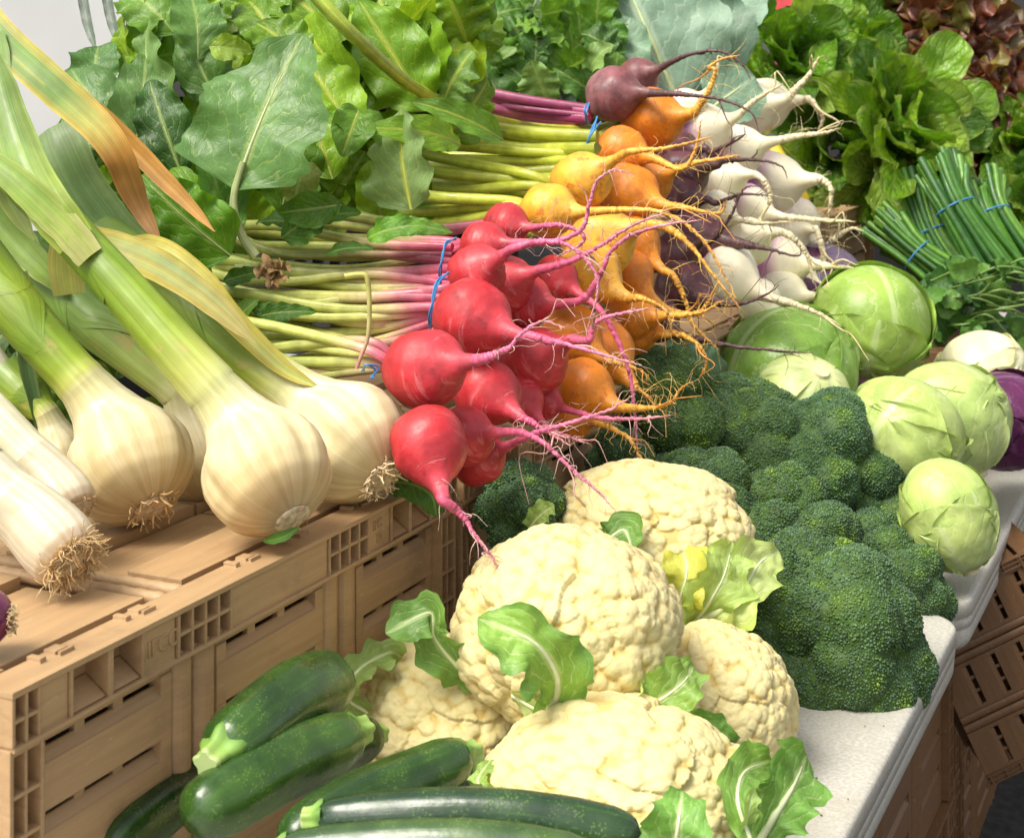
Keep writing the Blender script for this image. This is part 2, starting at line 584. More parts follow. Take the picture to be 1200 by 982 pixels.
M_PURO = m_skin('purple_onion_skin', .25, .3, 25, None, 120, .2, streak=(6, 6, 4))
M_ZUKE = m_zuke()
M_YEL = m_skin('yellow_skin', .35, .15, 40, (40, .62, (.35, .18, .05), .6), 120, .2)
M_BAND = m_plain('blue_rubber', (.05, .22, .50), .5, .15)
M_CRATE = m_crate('brown_wood_grain_plastic', (.41, .258, .128))
M_CRATE_SHADED = m_crate('shade_darkened_brown_plastic', (.17, .085, .035))  # darker copy of the crate brown; the shade under the tables is in the colour
M_TABLE = m_table()
M_STEEL = m_plain('grey_painted_steel', (.16, .16, .16), .5)
M_WHITE = m_plain('white_panel', (.46, .46, .455), .5, .04, 3)
M_BLACK = m_plain('black_plastic', (.02, .02, .022), .5)
M_RED = m_plain('red_plastic', (.62, .06, .07), .45)
M_GROUND = m_plain('asphalt', (.03, .029, .028), .9, .4, 60, .5, 200)
M_GREY = m_plain('pale_grey', (.5, .52, .54), .4)

# ------------------------------------------------------------------ crates
VIEW = -FV
CR = (1, 1, 1)


def crate(name, label, loc, rot=(0, 0, 0), scale=(1, 1, 1), group=None, mat=None, proto={}):
    """a brown stackable crate, long side 0.6 facing +X; origin at the foot of its near front corner"""
    root = thing(name, label, 'crate', loc, group)
    root.rotation_euler = rot
    root.scale = scale
    if proto:
        for ch in proto['root'].children:
            c = ch.copy(); COL.objects.link(c); c.parent = root
            for q in [c] + [g.copy() for g in ch.children]:
                if q is not c:
                    COL.objects.link(q); q.parent = c
                if mat:
                    q.material_slots[0].link = 'OBJECT'; q.material_slots[0].material = mat
        return root
    proto['root'] = root
    L, D, H = .596, .396, .23
    z0 = np.zeros(3)

    def bld(mb, nm):
        return mb.build(nm, M_CRATE, root, smooth=False, origin=z0)
    # long walls (front detailed, back plain), short walls
    rows = [.053, .097, .141, .185]
    pans = [(.03, .172), (.226, .374), (.428, .566)]
    mb = MB()
    for (y0, y1) in pans:
        zt = H - .036
        sl0, sl1 = y0 + .012, y1 - .012
        edges = [H - r for r in rows]
        top = zt
        for k, ez in enumerate(edges):
            g0, g1 = ez - .008, ez + .006
            fx = -.013 if k == 0 else -.0115
            box(mb, (-.022, y0, g1), (fx, y1, top), CR)
            # groove: solid ends, then bars between three slits set deeper
            box(mb, (-.022, y0, g0), (-.0117, sl0, g1), CR)
            box(mb, (-.022, sl1, g0), (-.0117, y1, g1), CR)
            w = (sl1 - sl0) / 3
            for q in range(1, 3):
                box(mb, (-.0225, sl0 + q * w - .005, g0), (-.0175, sl0 + q * w + .005, g1), CR)
            mb.add([(-.0116, sl0, g0), (-.0116, sl1, g0), (-.0186, sl1, g0 + .0078), (-.0186, sl0, g0 + .0078), (-.0186, sl0, g0 - .004), (-.0186, sl1, g0 - .004)], [(0, 1, 2, 3), (3, 2, 5, 4)], CR)
            top = g0
        box(mb, (-.022, y0, .0), (-.0112, y1, top), CR)
    bld(mb, 'side_panel')
    mb = MB()
    for (y0, y1) in [(.172, .198), (.2, .226), (.374, .400), (.402, .428)]:
        n = 9
        a = np.linspace(-math.pi / 2, math.pi / 2, n)
        yc, hw = (y0 + y1) / 2, (y1 - y0) / 2
        prof = np.stack([-.018 + .010 * np.cos(a), yc + hw * .98 * np.sin(a)], 1)
        v = np.vstack([np.c_[prof, np.zeros(n)], np.c_[prof, np.full(n, H - .036)]])
        i = np.arange(n - 1)
        mb.add(v, np.stack([i, i + 1, i + 1 + n, i + n], 1), CR)
        bld(mb, 'rib')
        mb = MB()
    # corner posts with ladder cells
    for (y0, y1) in ((0.0, .03), (.566, L)):
        mb = MB()
        box(mb, (-.03, y0, 0), (-.014, y1, H - .036), CR)
        box(mb, (-.014, y0, 0), (-.002, y0 + .003, H - .036), CR)
        box(mb, (-.014, y1 - .003, 0), (-.002, y1, H - .036), CR)
        box(mb, (-.014, (y0 + y1) / 2 - .0012, 0), (-.003, (y0 + y1) / 2 + .0012, H - .036), CR)
        for q in range(8):
            zz = .004 + q * .0265
            if zz < H - .04:
                box(mb, (-.0141, y0 + .003, zz), (-.0024, y1 - .003, zz + .0025), CR)
        bld(mb, 'corner_post')
    # other three walls
    mb = MB()
    box(mb, (-D, .0, 0), (-D + .012, L, H - .03), CR)
    for (ya, yb) in ((0.004, .016), (L - .016, L - .004)):
        for k in range(4):
            box(mb, (-D + .014, ya, .006 + k * .048), (-.031, yb, .046 + k * .048), CR)
    bld(mb, 'end_panel')
    # rim
    mb = MB()
    zt, zb = H, H - .034
    box(mb, (-.030, 0, zt - .004), (0, L, zt), CR)              # top flange
    box(mb, (-.0341, .001, zb - .003), (.0006, L - .001, zb), CR)      # lower lip
    box(mb, (-.0342, 0.0005, zb), (-.020, L - .0005, zt - .004), CR)        # back of the cells
    box(mb, (-D - .001, 0, zb), (-D + .034, L, zt), CR)
    box(mb, (-D + .034, -.001, zb), (-.0343, .03, zt - .001), CR)
    box(mb, (-D + .034, L - .03, zb), (-.0343, L + .001, zt - .001), CR)

    def cells(y0, y1, n):
        for q in range(n + 1):
            yy = y0 + (y1 - y0) * q / n
            box(mb, (-.02, yy - .0012, zb), (-.0004, yy + .0012, zt - .004), CR)
        box(mb, (-.02, y0, (zt + zb) / 2 - .003), (-.0007, y1, (zt + zb) / 2 - .0006), CR)
        for q in range(n):
            yy = y0 + (y1 - y0) * (q + .5) / n
            v = [(-.0199, yy - .004, zb + .0001), (-.0199, yy + .004, zb + .0001), (-.004, yy + .003, zb + .0001), (-.004, yy - .003, zb + .0001), (-.0199, yy, zb + .007)]
            mb.add(v, [(0, 1, 4), (1, 2, 4), (2, 3, 4), (3, 0, 4)], CR)

    def panel(y0, y1):
        box(mb, (-.02, y0, zb), (-.0022, y1, zt - .004), CR)

    def recess(y0, y1):
        for yy in (y0, y1):
            box(mb, (-.02, yy - .0013, zb), (-.0004, yy + .0013, zt - .004), CR)
        v = [(-.0199, y0, zb + .013), (-.0199, y1, zb + .013), (-.002, y1, zb + .001), (-.002, y0, zb + .001)]
        mb.add(v, [(0, 1, 2, 3)], CR)
        box(mb, (-.0199, y0 + .003, zb + .016), (-.0165, y0 + .012, zt - .0045), CR)
    for mir in (False, True):
        def Y(a, b):
            return (L - b, L - a) if mir else (a, b)
        cells(*Y(.0015, .024), 2)
        panel(*Y(.026, .052))
        recess(*Y(.054, .091)); recess(*Y(.0935, .126))
        panel(*Y(.128, .163))
        cells(*Y(.166, .229), 4)
    panel(.231, .365)
    # stacking clips on the flange
    for yy in (.045, .13, .26, .33, .43, .52):
        box(mb, (-.0295, yy, zt), (-.018, yy + .005, zt + .003), CR)
        box(mb, (-.0298, yy + .016, zt), (-.020, yy + .028, zt + .002), CR)
        box(mb, (-.018, yy + .016, zt), (-.0155, yy + .029, zt + .0026), CR)
    rim = bld(mb, 'rim')
    # slatted top: boards along the crate
    xs = [(-.094, -.044), (-.152, -.101), (-.212, -.158), (-.270, -.218), (-.326, -.276), (-.360, -.331)]
    for k, (xa, xb) in enumerate(xs):
        mb = MB()
        z1 = H - .003 - (.007 if k % 2 else 0)
        for (ya, yb) in ((.031, .183), (.2275, .400), (.404, .565)):
            box(mb, (xa, ya, z1 - .018), (xb, yb, z1), CR)
        for zz in range(3):
            pass
        bld(mb, 'top_slat')
    mb = MB()
    box(mb, (-.362, .031, H - .045), (-.0345, .565, H - .028), CR)
    bld(mb, 'base_board')
    for yy in (.194, .214):
        mb = MB()
        tube(mb, smooth_path([(-.36, yy, H - .007), (-.034, yy, H - .007)], 60), .0055 + .0004 * np.sin(np.arange(60) * 2.2), 10, CR)
        mb.build('cross_rod', M_CRATE, root, origin=z0)
    # raised lettering on the rim panel
    for (txt, y, z, h, mirr) in (('IFCO', .1318, zb + .0105, .0125, 0), ('IFC', L - .157, zb + .017, .0085, 0), ('10', L - .152, zb + .005, .0085, 0)):
        cu = bpy.data.curves.new('lettering', 'FONT')
        cu.body = txt; cu.size = h * 1.3; cu.extrude = .0007; cu.offset = .0002
        to = bpy.data.objects.new('lettering', cu)
        COL.objects.link(to)
        dg = bpy.context.evaluated_depsgraph_get()
        me = bpy.data.meshes.new_from_object(to.evaluated_get(dg))
        bpy.data.objects.remove(to)
        o = bpy.data.objects.new('raised_lettering', me)
        me.materials.clear(); me.materials.append(M_CRATE)
        me.transform(Matrix.Rotation(math.radians(90), 4, 'Z') @ Matrix.Rotation(math.radians(90), 4, 'X'))
        me.transform(Matrix.Translation((-.0019, y, z)))
        COL.objects.link(o); o.parent = rim
    return root


CG = 'brown crates under the produce'
crate('produce_crate', 'brown wood-grain crate under the garlic, nearest of the row on the table', (0, .010, TABLE_Z), group=CG)
crate('produce_crate', 'brown crate under the red and golden beets, second of the row on the table', (0, .619, TABLE_Z), group=CG)
crate('produce_crate', 'brown crate under the dark beets behind the broccoli, third of the row on the table', (0, 1.228, TABLE_Z), group=CG)
crate('produce_crate', 'low folded brown crate at the far end of the row, under another crate', (0, 1.838, TABLE_Z), scale=(1, 1, .49), group=CG)
crate('produce_crate', 'brown crate raised on a folded one beside the romaine lettuce and turnip roots', (0, 1.838, TABLE_Z + .115), group=CG)
UG = 'shade-darkened crates stored under the tables'
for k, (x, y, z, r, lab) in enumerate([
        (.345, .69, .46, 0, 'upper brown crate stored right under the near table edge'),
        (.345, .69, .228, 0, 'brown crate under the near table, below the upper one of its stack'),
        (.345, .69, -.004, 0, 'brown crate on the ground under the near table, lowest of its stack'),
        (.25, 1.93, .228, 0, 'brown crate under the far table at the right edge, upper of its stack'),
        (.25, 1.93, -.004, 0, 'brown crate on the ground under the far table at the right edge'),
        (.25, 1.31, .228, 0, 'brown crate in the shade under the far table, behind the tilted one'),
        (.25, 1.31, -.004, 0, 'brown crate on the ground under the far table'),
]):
    crate('produce_crate', lab, (x, y, z + .004), group=UG, mat=M_CRATE_SHADED)
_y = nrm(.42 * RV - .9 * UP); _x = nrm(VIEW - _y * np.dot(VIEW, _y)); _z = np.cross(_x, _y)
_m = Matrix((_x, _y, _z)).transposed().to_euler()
crate('produce_crate', 'empty brown crate lying tilted on its side under the far table, its slits showing light', P(1064, 712, 2.04), rot=_m, scale=(.3, .42, .8), group=UG, mat=M_CRATE_SHADED)


# ------------------------------------------------------------------ tables, ground, background
def folding_table(label, y0, y1):
    root = thing('folding_table', label, 'table', (0, (y0 + y1) / 2, 0), 'white folding tables')
    o = WORLD[root.name]
    x0, x1, r = -.42, EDGE_X, .05

    def outline(inset, n=10):
        pts = []
        rr = max(.004, r - inset)
        for (cx, cy, a0) in ((x1 - r, y1 - r, 0), (x0 + r, y1 - r, 90), (x0 + r, y0 + r, 180), (x1 - r, y0 + r, 270)):
            for k in range(n + 1):
                a = math.radians(a0 + 90 * k / n)
                pts.append((cx + rr * math.cos(a), cy + rr * math.sin(a)))
        return np.array(pts)
    prof = [(.008, 0), (.004, -.0005), (.0018, -.0016), (.0004, -.004), (0, -.009), (.0005, -.018), (.0024, -.0195), (.0012, -.021), (.0015, -.031), (.0034, -.0325), (.0022, -.034), (.003, -.046), (.004, -.051), (.008, -.056), (.014, -.058), (.03, -.052)]
    rings = [np.c_[outline(i), np.full(44, TABLE_Z + z)] for i, z in prof]
    v = np.vstack(rings)
    n = 44
    a = np.arange(n)
    f = np.vstack([np.stack([k * n + a, k * n + (a + 1) % n, (k + 1) * n + (a + 1) % n, (k + 1) * n + a], 1)[:, ::-1] for k in range(len(rings) - 1)])
    mb = MB()
    mb.add(v, f, (1, 1, 1))
    for k in (0, len(rings) - 1):
        vv = np.vstack([rings[k], rings[k].mean(0)])
        mb.add(vv, np.stack([a, (a + 1) % n, np.full(n, n)], 1), (1, 1, 1))
    mb.build('tabletop', M_TABLE, root)
    for yy in (y0 + .18, y1 - .18):
        mb = MB()
        tube(mb, smooth_path([(-.34, yy, .69), (-.34, yy, .3), (-.34, yy, .0)], 12), .013, 10, (1, 1, 1))
        tube(mb, smooth_path([(.25, yy, .69), (.25, yy, .3), (.25, yy, .0)], 12), .013, 10, (1, 1, 1))
        tube(mb, smooth_path([(-.34, yy, .12), (.25, yy, .12)], 6), .011, 10, (1, 1, 1))
        mb.build('leg', M_STEEL, root)
    return root


folding_table('scuffed off-white folding table carrying the broccoli and cauliflower', -1.0, 1.085)
folding_table('off-white folding table behind the gap, carrying the cabbages', 1.105, 3.4)

mb = MB()
g = 60
box(mb, (-g, -g, -.05), (g, g, 0), (1, 1, 1))
tag(mb.build('ground', M_GROUND, smooth=False), kind='structure')


def simple(name, label, cat, mat, boxes, group=None):
    mb = MB()
    for a, b in boxes: box(mb, a, b, (1, 1, 1))
    return tag(mb.build(name, mat, smooth=False), label, cat, group)


# white box van side beyond the stall, upper left
van = thing('parked_van', 'blank white van rear behind the garlic leaves, upper left', 'van', (-3.2, 4.2, 0))
mb = MB(); box(mb, (-5.2, 3.3, .5), (-1.75, 6.5, 2.9), (1, 1, 1)); mb.build('body_panel', M_WHITE, van, smooth=False)
mb = MB(); box(mb, (-5.2, 3.292, .9), (-1.76, 3.299, .91), (1, 1, 1)); mb.build('seam', M_GREY, van, smooth=False)
for xx in (-4.7, -2.2):
    mb = MB(); tube(mb, [(xx - .14, 4.2, .36), (xx + .14, 4.2, .36)], .36, 28, (1, 1, 1)); mb.build('wheel', M_BLACK, van)


def black_crate(label, x, y, z, w, d, h):
    root = thing('black_crate', label, 'crate', (x, y, z), 'black plastic crates behind the greens')
    mb = MB()
    for k in range(5):
        zz = z + h * k / 5
        box(mb, (x, y, zz), (x + w, y + .012, zz + h / 5 * .62), (1, 1, 1))
        box(mb, (x, y + d - .012, zz), (x + w, y + d, zz + h / 5 * .62), (1, 1, 1))
        box(mb, (x, y + .013, zz), (x + .012, y + d - .013, zz + h / 5 * .62), (1, 1, 1))
        box(mb, (x + w - .012, y + .013, zz), (x + w, y + d - .013, zz + h / 5 * .62), (1, 1, 1))
    n = int(w / .03)
    for k in range(n + 1):
        xx = x + .001 + (w - .012) * k / n
        box(mb, (xx, y + .002, z), (xx + .010, y + .0125, z + h - .002), (1, 1, 1))
    n = int(d / .03)
    for k in range(n + 1):
        yy = y + .001 + (d - .012) * k / n
        box(mb, (x + w - .0125, yy, z), (x + w - .002, yy + .010, z + h - .002), (1, 1, 1))
    mb.build('lattice_wall', M_BLACK, root, smooth=False)
    mb = MB(); box(mb, (x + .02, y + .02, z + .002), (x + w - .02, y + d - .02, z + h * .93), (1, 1, 1)); mb.build('liner', M_BLACK, root, smooth=False)


black_crate('black lattice crate behind the beet greens beside the white van', -.92, 1.28, 1.001, .40, .6, .52)
black_crate('black lattice crate behind the arugula leaves', -1.15, 2.3, 1.001, .6, .6, .40)
simple('back_table', 'dark table behind the greens holding black crates', 'table', M_BLACK, [((-1.4, 1.2, .95), (-.5, 4.2, 1.0)), ((-1.38, 1.25, 0), (-1.33, 1.3, .95)), ((-1.38, 4.1, 0), (-1.33, 4.15, .95)), ((-.57, 4.1, 0), (-.52, 4.15, .95)), ((-.57, 1.25, 0), (-.52, 1.3, .95))])
simple('red_bin', 'red plastic bin glimpsed between the collards and the romaine', 'bin', M_RED, [((-.62, 3.95, 1.2), (-.25, 4.25, 1.66)), ((-.64, 3.93, 1.66), (-.23, 4.27, 1.69))])
simple('backdrop_board', 'dark board behind the red lettuce at the far end of the stall', 'board', M_BLACK, [((-.62, 4.6, 0), (1.9, 4.66, 1.75))])

# ------------------------------------------------------------------ root vegetables
PROF = ([-1, -.97, -.9, -.78, -.6, -.35, 0, .3, .55, .8, 1.0, 1.2, 1.45, 1.8], [.0, .24, .43, .62, .80, .94, 1, .97, .88, .70, .50, .33, .22, .155])


def seg_cols(n, stops):
    s = np.linspace(0, 1, n)
    ks = [a for a, _ in stops]
    return np.stack([np.interp(s, ks, [c[k] for _, c in stops]) for k in range(3)], 1)


def hairs(mb, path, rad, n, ln, col, start=0.0):
    m = len(path)
    for _ in range(n):
        k = int(m * (start + (1 - start) * random.random() ** .9)) if m > 3 else 0
        k = min(k, m - 2)
        p = path[k]
        T = nrm(path[min(k + 1, m - 1)] - path[k])
        d = nrm(RNG.normal(size=3))
        d = nrm(d - T * np.dot(d, T) * .7 + T * .5)
        l = ln * (.25 + 1.5 * random.random() ** 2.2)
        q1 = p + d * (l * .5)
        d2 = nrm(d + RNG.normal(size=3) * .55 + np.array([0, 0, -.25]))
        q2 = q1 + d2 * (l * .5)
        q3 = q2 + nrm(d2 + RNG.normal(size=3) * .8 + np.array([0, 0, -.4])) * (l * .5)
        pp = smooth_path([p, q1, q2, q3], 8)
        r0 = min(.00042, rad[k] * .4)
        c = np.asarray(col) * (.75 + .5 * random.random())
        tube(mb, pp, np.linspace(r0, r0 * .3, 8), 4, np.clip(c, 0, 1), cap=False)


def root_veg(name, cat, label, group, c, r, tail, mat, stops, tailcols, haircol, dz=0.0, nh=16, squash=1.0, elong=1.0, stalks=(), scol=None, tw=1.0, zf=None, tz=-.02, lean=.42):
    u0, v0 = c
    Z0 = (zf or z_heap)(u0, v0) + dz
    R = r / F * Z0
    C0 = P(u0, v0, Z0)
    pts = []
    for k, (u, v) in enumerate(tail):
        Zk = Z0 - lean * (u - u0) / F * Z0 + tz * min(1, (k + 1) / 2)
        pts.append(P(u, v, Zk))
    ax = nrm(pts[0] - C0)
    root = thing(name, label, cat, C0 - np.array([0, 0, R * .9]), group)
    # bulb
    sB = np.array(PROF[0]); rB = np.array(PROF[1])
    end = 1.8
    n = 40
    s = np.concatenate([-np.cos(np.linspace(0, math.pi / 2, 14)), np.linspace(0, end, n - 13)[1:]])
    first = np.linalg.norm(pts[0] - C0) / R
    path = C0 + ax * (s * R * elong)[:, None]
    # bend the shoulder towards the second tail point
    if len(pts) > 1:
        ax2 = nrm(pts[1] - pts[0])
        k = np.clip((s - .7) / 1.1, 0, 1) ** 2
        path = path + (ax2 - ax * np.dot(ax2, ax)) * (k * R * .35)[:, None]
    rad = R * np.interp(s, sB, rB)
    rad[0] = R * .001
    sd = random.randint(0, 999)
    seg = 36

    def ripple(a, k):
        p = np.stack([np.cos(a) * 1.3 + 0 * k, np.sin(a) * 1.3 + 0 * k, (s[k] * 1.2) + 0 * a], -1).reshape(-1, 3)
        return 1 + .085 * vnoise(p + sd, 1.0, sd).reshape(len(s), seg) + .016 * vnoise(p * 3 + sd, 1.4, sd + 1).reshape(len(s), seg)
    mb = MB()
    sn = (s + 1) / (1 + end)
    cols = np.stack([np.interp(sn, [a for a, _ in stops], [q[k] for _, q in stops]) for k in range(3)], 1)
    tube(mb, path, rad, seg, cols, cap=False, ripple=ripple)
    mb.build('bulb', mat, root)
    # taproot
    q = [path[-4], path[-1]] + [p for p in pts if np.dot(p - path[-1], ax) > -9 and np.linalg.norm(p - C0) > R * elong * end * 1.12]
    if len(q) < 3: q.append(path[-1] + ax * R * 1.2)
    m = 14 * len(q)
    tp = smooth_path(q, m)
    ts = np.linspace(0, 1, m)
    rr = np.interp(ts, [0, .12, .45, .85, 1], [rad[-4] * .93, rad[-1] * .92, .0024 * tw * Z0 / 1.8, .0013 * tw * Z0 / 1.8, .0003])
    rr = np.minimum.accumulate(rr)
    wob = RNG.normal(size=(m, 3)) * .0004
    mb = MB()
    tube(mb, tp + wob * (ts > .2)[:, None], rr * (1 + .08 * RNG.normal(size=m) * (ts > .15)), 10, seg_cols(m, tailcols))
    for _ in range(1):
        k0 = int(m * random.uniform(.35, .75))
        fd = nrm(nrm(tp[min(k0 + 4, m - 1)] - tp[k0]) + RNG.normal(size=3) * .45)
        fl = R * random.uniform(.7, 1.6)
        fp = smooth_path([tp[k0], tp[k0] + fd * fl * .5, tp[k0] + fd * fl * .8 + RNG.normal(size=3) * fl * .15, tp[k0] + fd * fl * 1.1 - UP * fl * .35 + RNG.normal(size=3) * fl * .2], 16)
        tube(mb, fp, np.linspace(rr[k0] * .6, .0003, 16), 6, seg_cols(16, tailcols)[::-1][0])
    mb.build('taproot', M_TAIL, root)
    if nh:
        mb = MB()
        core = np.vstack([path[-14:], tp])
        tube(mb, core, .0002, 4, haircol)
        hairs(mb, np.vstack([path[-14:], tp]), np.concatenate([rad[-14:] * .1, rr]), int(nh * 1.1), .019 * Z0 / 1.6, haircol)
        mb.build('root_hair', M_ROOT, root)
    # leaf stalks leaving the crown
    crown = C0 - ax * R * elong * .93
    for st in stalks:
        ps = [crown + ax * R * .12]
        for k, q_ in enumerate(st):
            u, v = q_[:2]
            Zk = (q_[2] if len(q_) > 2 else 0) + Z0 + .40 * (u0 - u) / F * Z0 + .01 * k + RNG.normal() * .006
            ps.append(P(u, v, Zk))
        pp = smooth_path(ps, 12 * len(ps))
        mm = len(pp)
        r0 = (.0055 + .0022 * random.random()) * Z0 / 1.6
        mb = MB()
        cc = seg_cols(mm, scol) * (.85 + .3 * random.random())
        tube(mb, pp, np.linspace(r0 * .85, r0 * 1.1, mm), 10, np.clip(cc, 0, 1), ripple=lambda a, k: 1 + .16 * np.cos(3 * a) * (1 + 0 * k), flat=.8)
        mb.build('stalk', M_STALK, root)
    return root


RSTOP = [(0, (.16, .05, .03)), (.05, (.24, .03, .03)), (.12, (.44, .030, .034)), (.45, (.51, .024, .032)), (.75, (.52, .036, .05)), (1, (.56, .08, .12))]
RTAIL = [(0, (.62, .10, .17)), (.3, (.66, .12, .24)), (.7, (.66, .20, .32)), (1, (.60, .32, .28))]
RST = [(0, (.52, .05, .13)), (.14, (.60, .17, .24)), (.24, (.56, .44, .22)), (.38, (.50, .52, .15)), (1, (.40, .47, .09))]
GSTOP = [(0, (.16, .10, .03)), (.06, (.40, .17, .04)), (.16, (.66, .17, .012)), (.5, (.72, .21, .010)), (.8, (.76, .27, .02)), (1, (.78, .36, .05))]
GSTOP_Y = [(0, (.16, .10, .03)), (.06, (.50, .22, .04)), (.2, (.82, .36, .03)), (.6, (.85, .42, .04)), (1, (.84, .48, .08))]
GTAIL = [(0, (.78, .36, .05)), (.4, (.80, .42, .06)), (1, (.62, .28, .06))]
GST = [(0, (.34, .38, .04)), (.15, (.48, .52, .05)), (.6, (.50, .55, .07)), (1, (.34, .46, .06))]
PSTOP = [(0, (.08, .05, .03)), (.1, (.13, .05, .05)), (.5, (.12, .030, .040)), (1, (.10, .045, .045))]
DSTOP = [(0, (.17, .12, .10)), (.2, (.24, .10, .10)), (.6, (.20, .055, .065)), (1, (.20, .09, .08))]
PTAIL = [(0, (.10, .045, .045)), (.5, (.10, .05, .05)), (1, (.12, .06, .05))]
TSTOP = [(0, (.30, .30, .10)), (.06, (.40, .14, .36)), (.33, (.44, .16, .42)), (.44, (.70, .50, .54)), (.56, (.80, .73, .55)), (1, (.80, .72, .48))]
WSTOP = [(0, (.50, .45, .2)), (.15, (.80, .66, .58)), (.4, (.80, .74, .56)), (1, (.80, .72, .48))]
TTAIL = [(0, (.80, .72, .48)), (1, (.70, .58, .32))]

RB = 'pink-red beets in the heap'
red = [
    ('large red beet beside the right garlic bulb, taproot hooking up to the right', (496, 432), 48, [(535, 426), (568, 420), (596, 408), (612, 390), (636, 377), (662, 384)], -.03, [[(430, 400), (300, 412), (240, 425)], [(430, 425), (330, 425)], [(430, 410), (330, 385), (250, 372)]]),
    ('large red beet in mid-row, straight pale pink taproot lying to the right', (551, 372), 46, [(592, 388), (625, 395), (690, 411), (752, 428)], -.02, [[(500, 372), (400, 390), (270, 395)], [(500, 360), (400, 362), (260, 340)], [(500, 380), (400, 410), (250, 440)], [(500, 366), (380, 372), (270, 360)]]),
    ('red beet with a taproot arching over and down like a crook', (558, 320), 34, [(584, 302), (604, 290), (640, 283), (672, 291), (697, 318), (700, 345), (687, 388)], -.03, [[(508, 335), (400, 335), (250, 300)], [(508, 345), (400, 350), (240, 340)], [(508, 340), (420, 340), (270, 320)]]),
    ('red beet tucked behind another, thick taproot rising to the right', (588, 335), 36, [(628, 317), (665, 307), (700, 290), (740, 265), (784, 248)], 0.0, []),
    ('long-shouldered red beet at the blue band, taproot curling upward at its end', (566, 287), 28, [(610, 284), (650, 283), (682, 268), (691, 238), (700, 212), (722, 199), (743, 208)], -.005, [[(515, 290), (400, 300), (270, 280)], [(515, 283), (400, 280), (280, 268)], [(515, 297), (400, 315), (260, 300)], [(515, 287), (420, 290), (300, 288)]]),
    ('small red beet at the top of its heap next to the yellow-orange ones', (592, 264), 26, [(624, 268), (655, 264), (680, 272), (682, 285), (650, 302)], .03, [[(500, 272), (400, 262), (290, 240)], [(500, 268), (400, 250), (300, 228)]]),
    ('red beet deep in the heap with a long purple taproot hanging down to the broccoli', (650, 326), 27, [(680, 345), (702, 362), (722, 395), (738, 440), (745, 500), (748, 562)], .01, []),
    ('red beet with a thick taproot sweeping round and upward', (612, 352), 34, [(650, 358), (684, 350), (702, 325), (720, 290), (760, 268), (822, 258)], -.005, []),
    ('dark crimson beet in the shade of the heap under the crossing taproots', (622, 424), 42, [(655, 404), (690, 398), (702, 375), (760, 361)], .015, []),
    ('red beet below the largest one, two-pronged taproot pointing down right', (570, 460), 39, [(592, 476), (620, 492), (648, 510), (668, 523)], .015, []),
    ('small round red beet half hidden under the crimson one', (608, 468), 29, [(628, 490), (650, 506), (690, 520)], .04, []),
    ('slender red beet by the lowest orange one, taproot straight out to the right', (634, 470), 24, [(668, 482), (700, 489), (745, 491), (786, 487)], .045, []),
    ('lowest red beet hanging over the crate rim, taproot drooping to the cauliflower', (502, 520), 46, [(508, 545), (520, 572), (540, 602), (560, 632), (578, 655), (586, 676)], -.04, []),
    ('red beet squeezed beside the lowest one, long taproot falling across the cauliflower', (543, 511), 35, [(582, 506), (612, 507), (638, 520), (668, 548), (700, 575), (722, 600)], -.005, []),
    ('bottom red beet over the rim, taproot rising to the right', (560, 538), 32, [(596, 522), (632, 506), (680, 492), (718, 478), (744, 462)], .02, []),
]
for lab, c, r, t, dz, st in red:
    root_veg('red_beet', 'beet', lab, RB, c, r, t, M_BEET, RSTOP, RTAIL, (.72, .45, .40), dz, 20, stalks=st, scol=RST, tz=-.03)

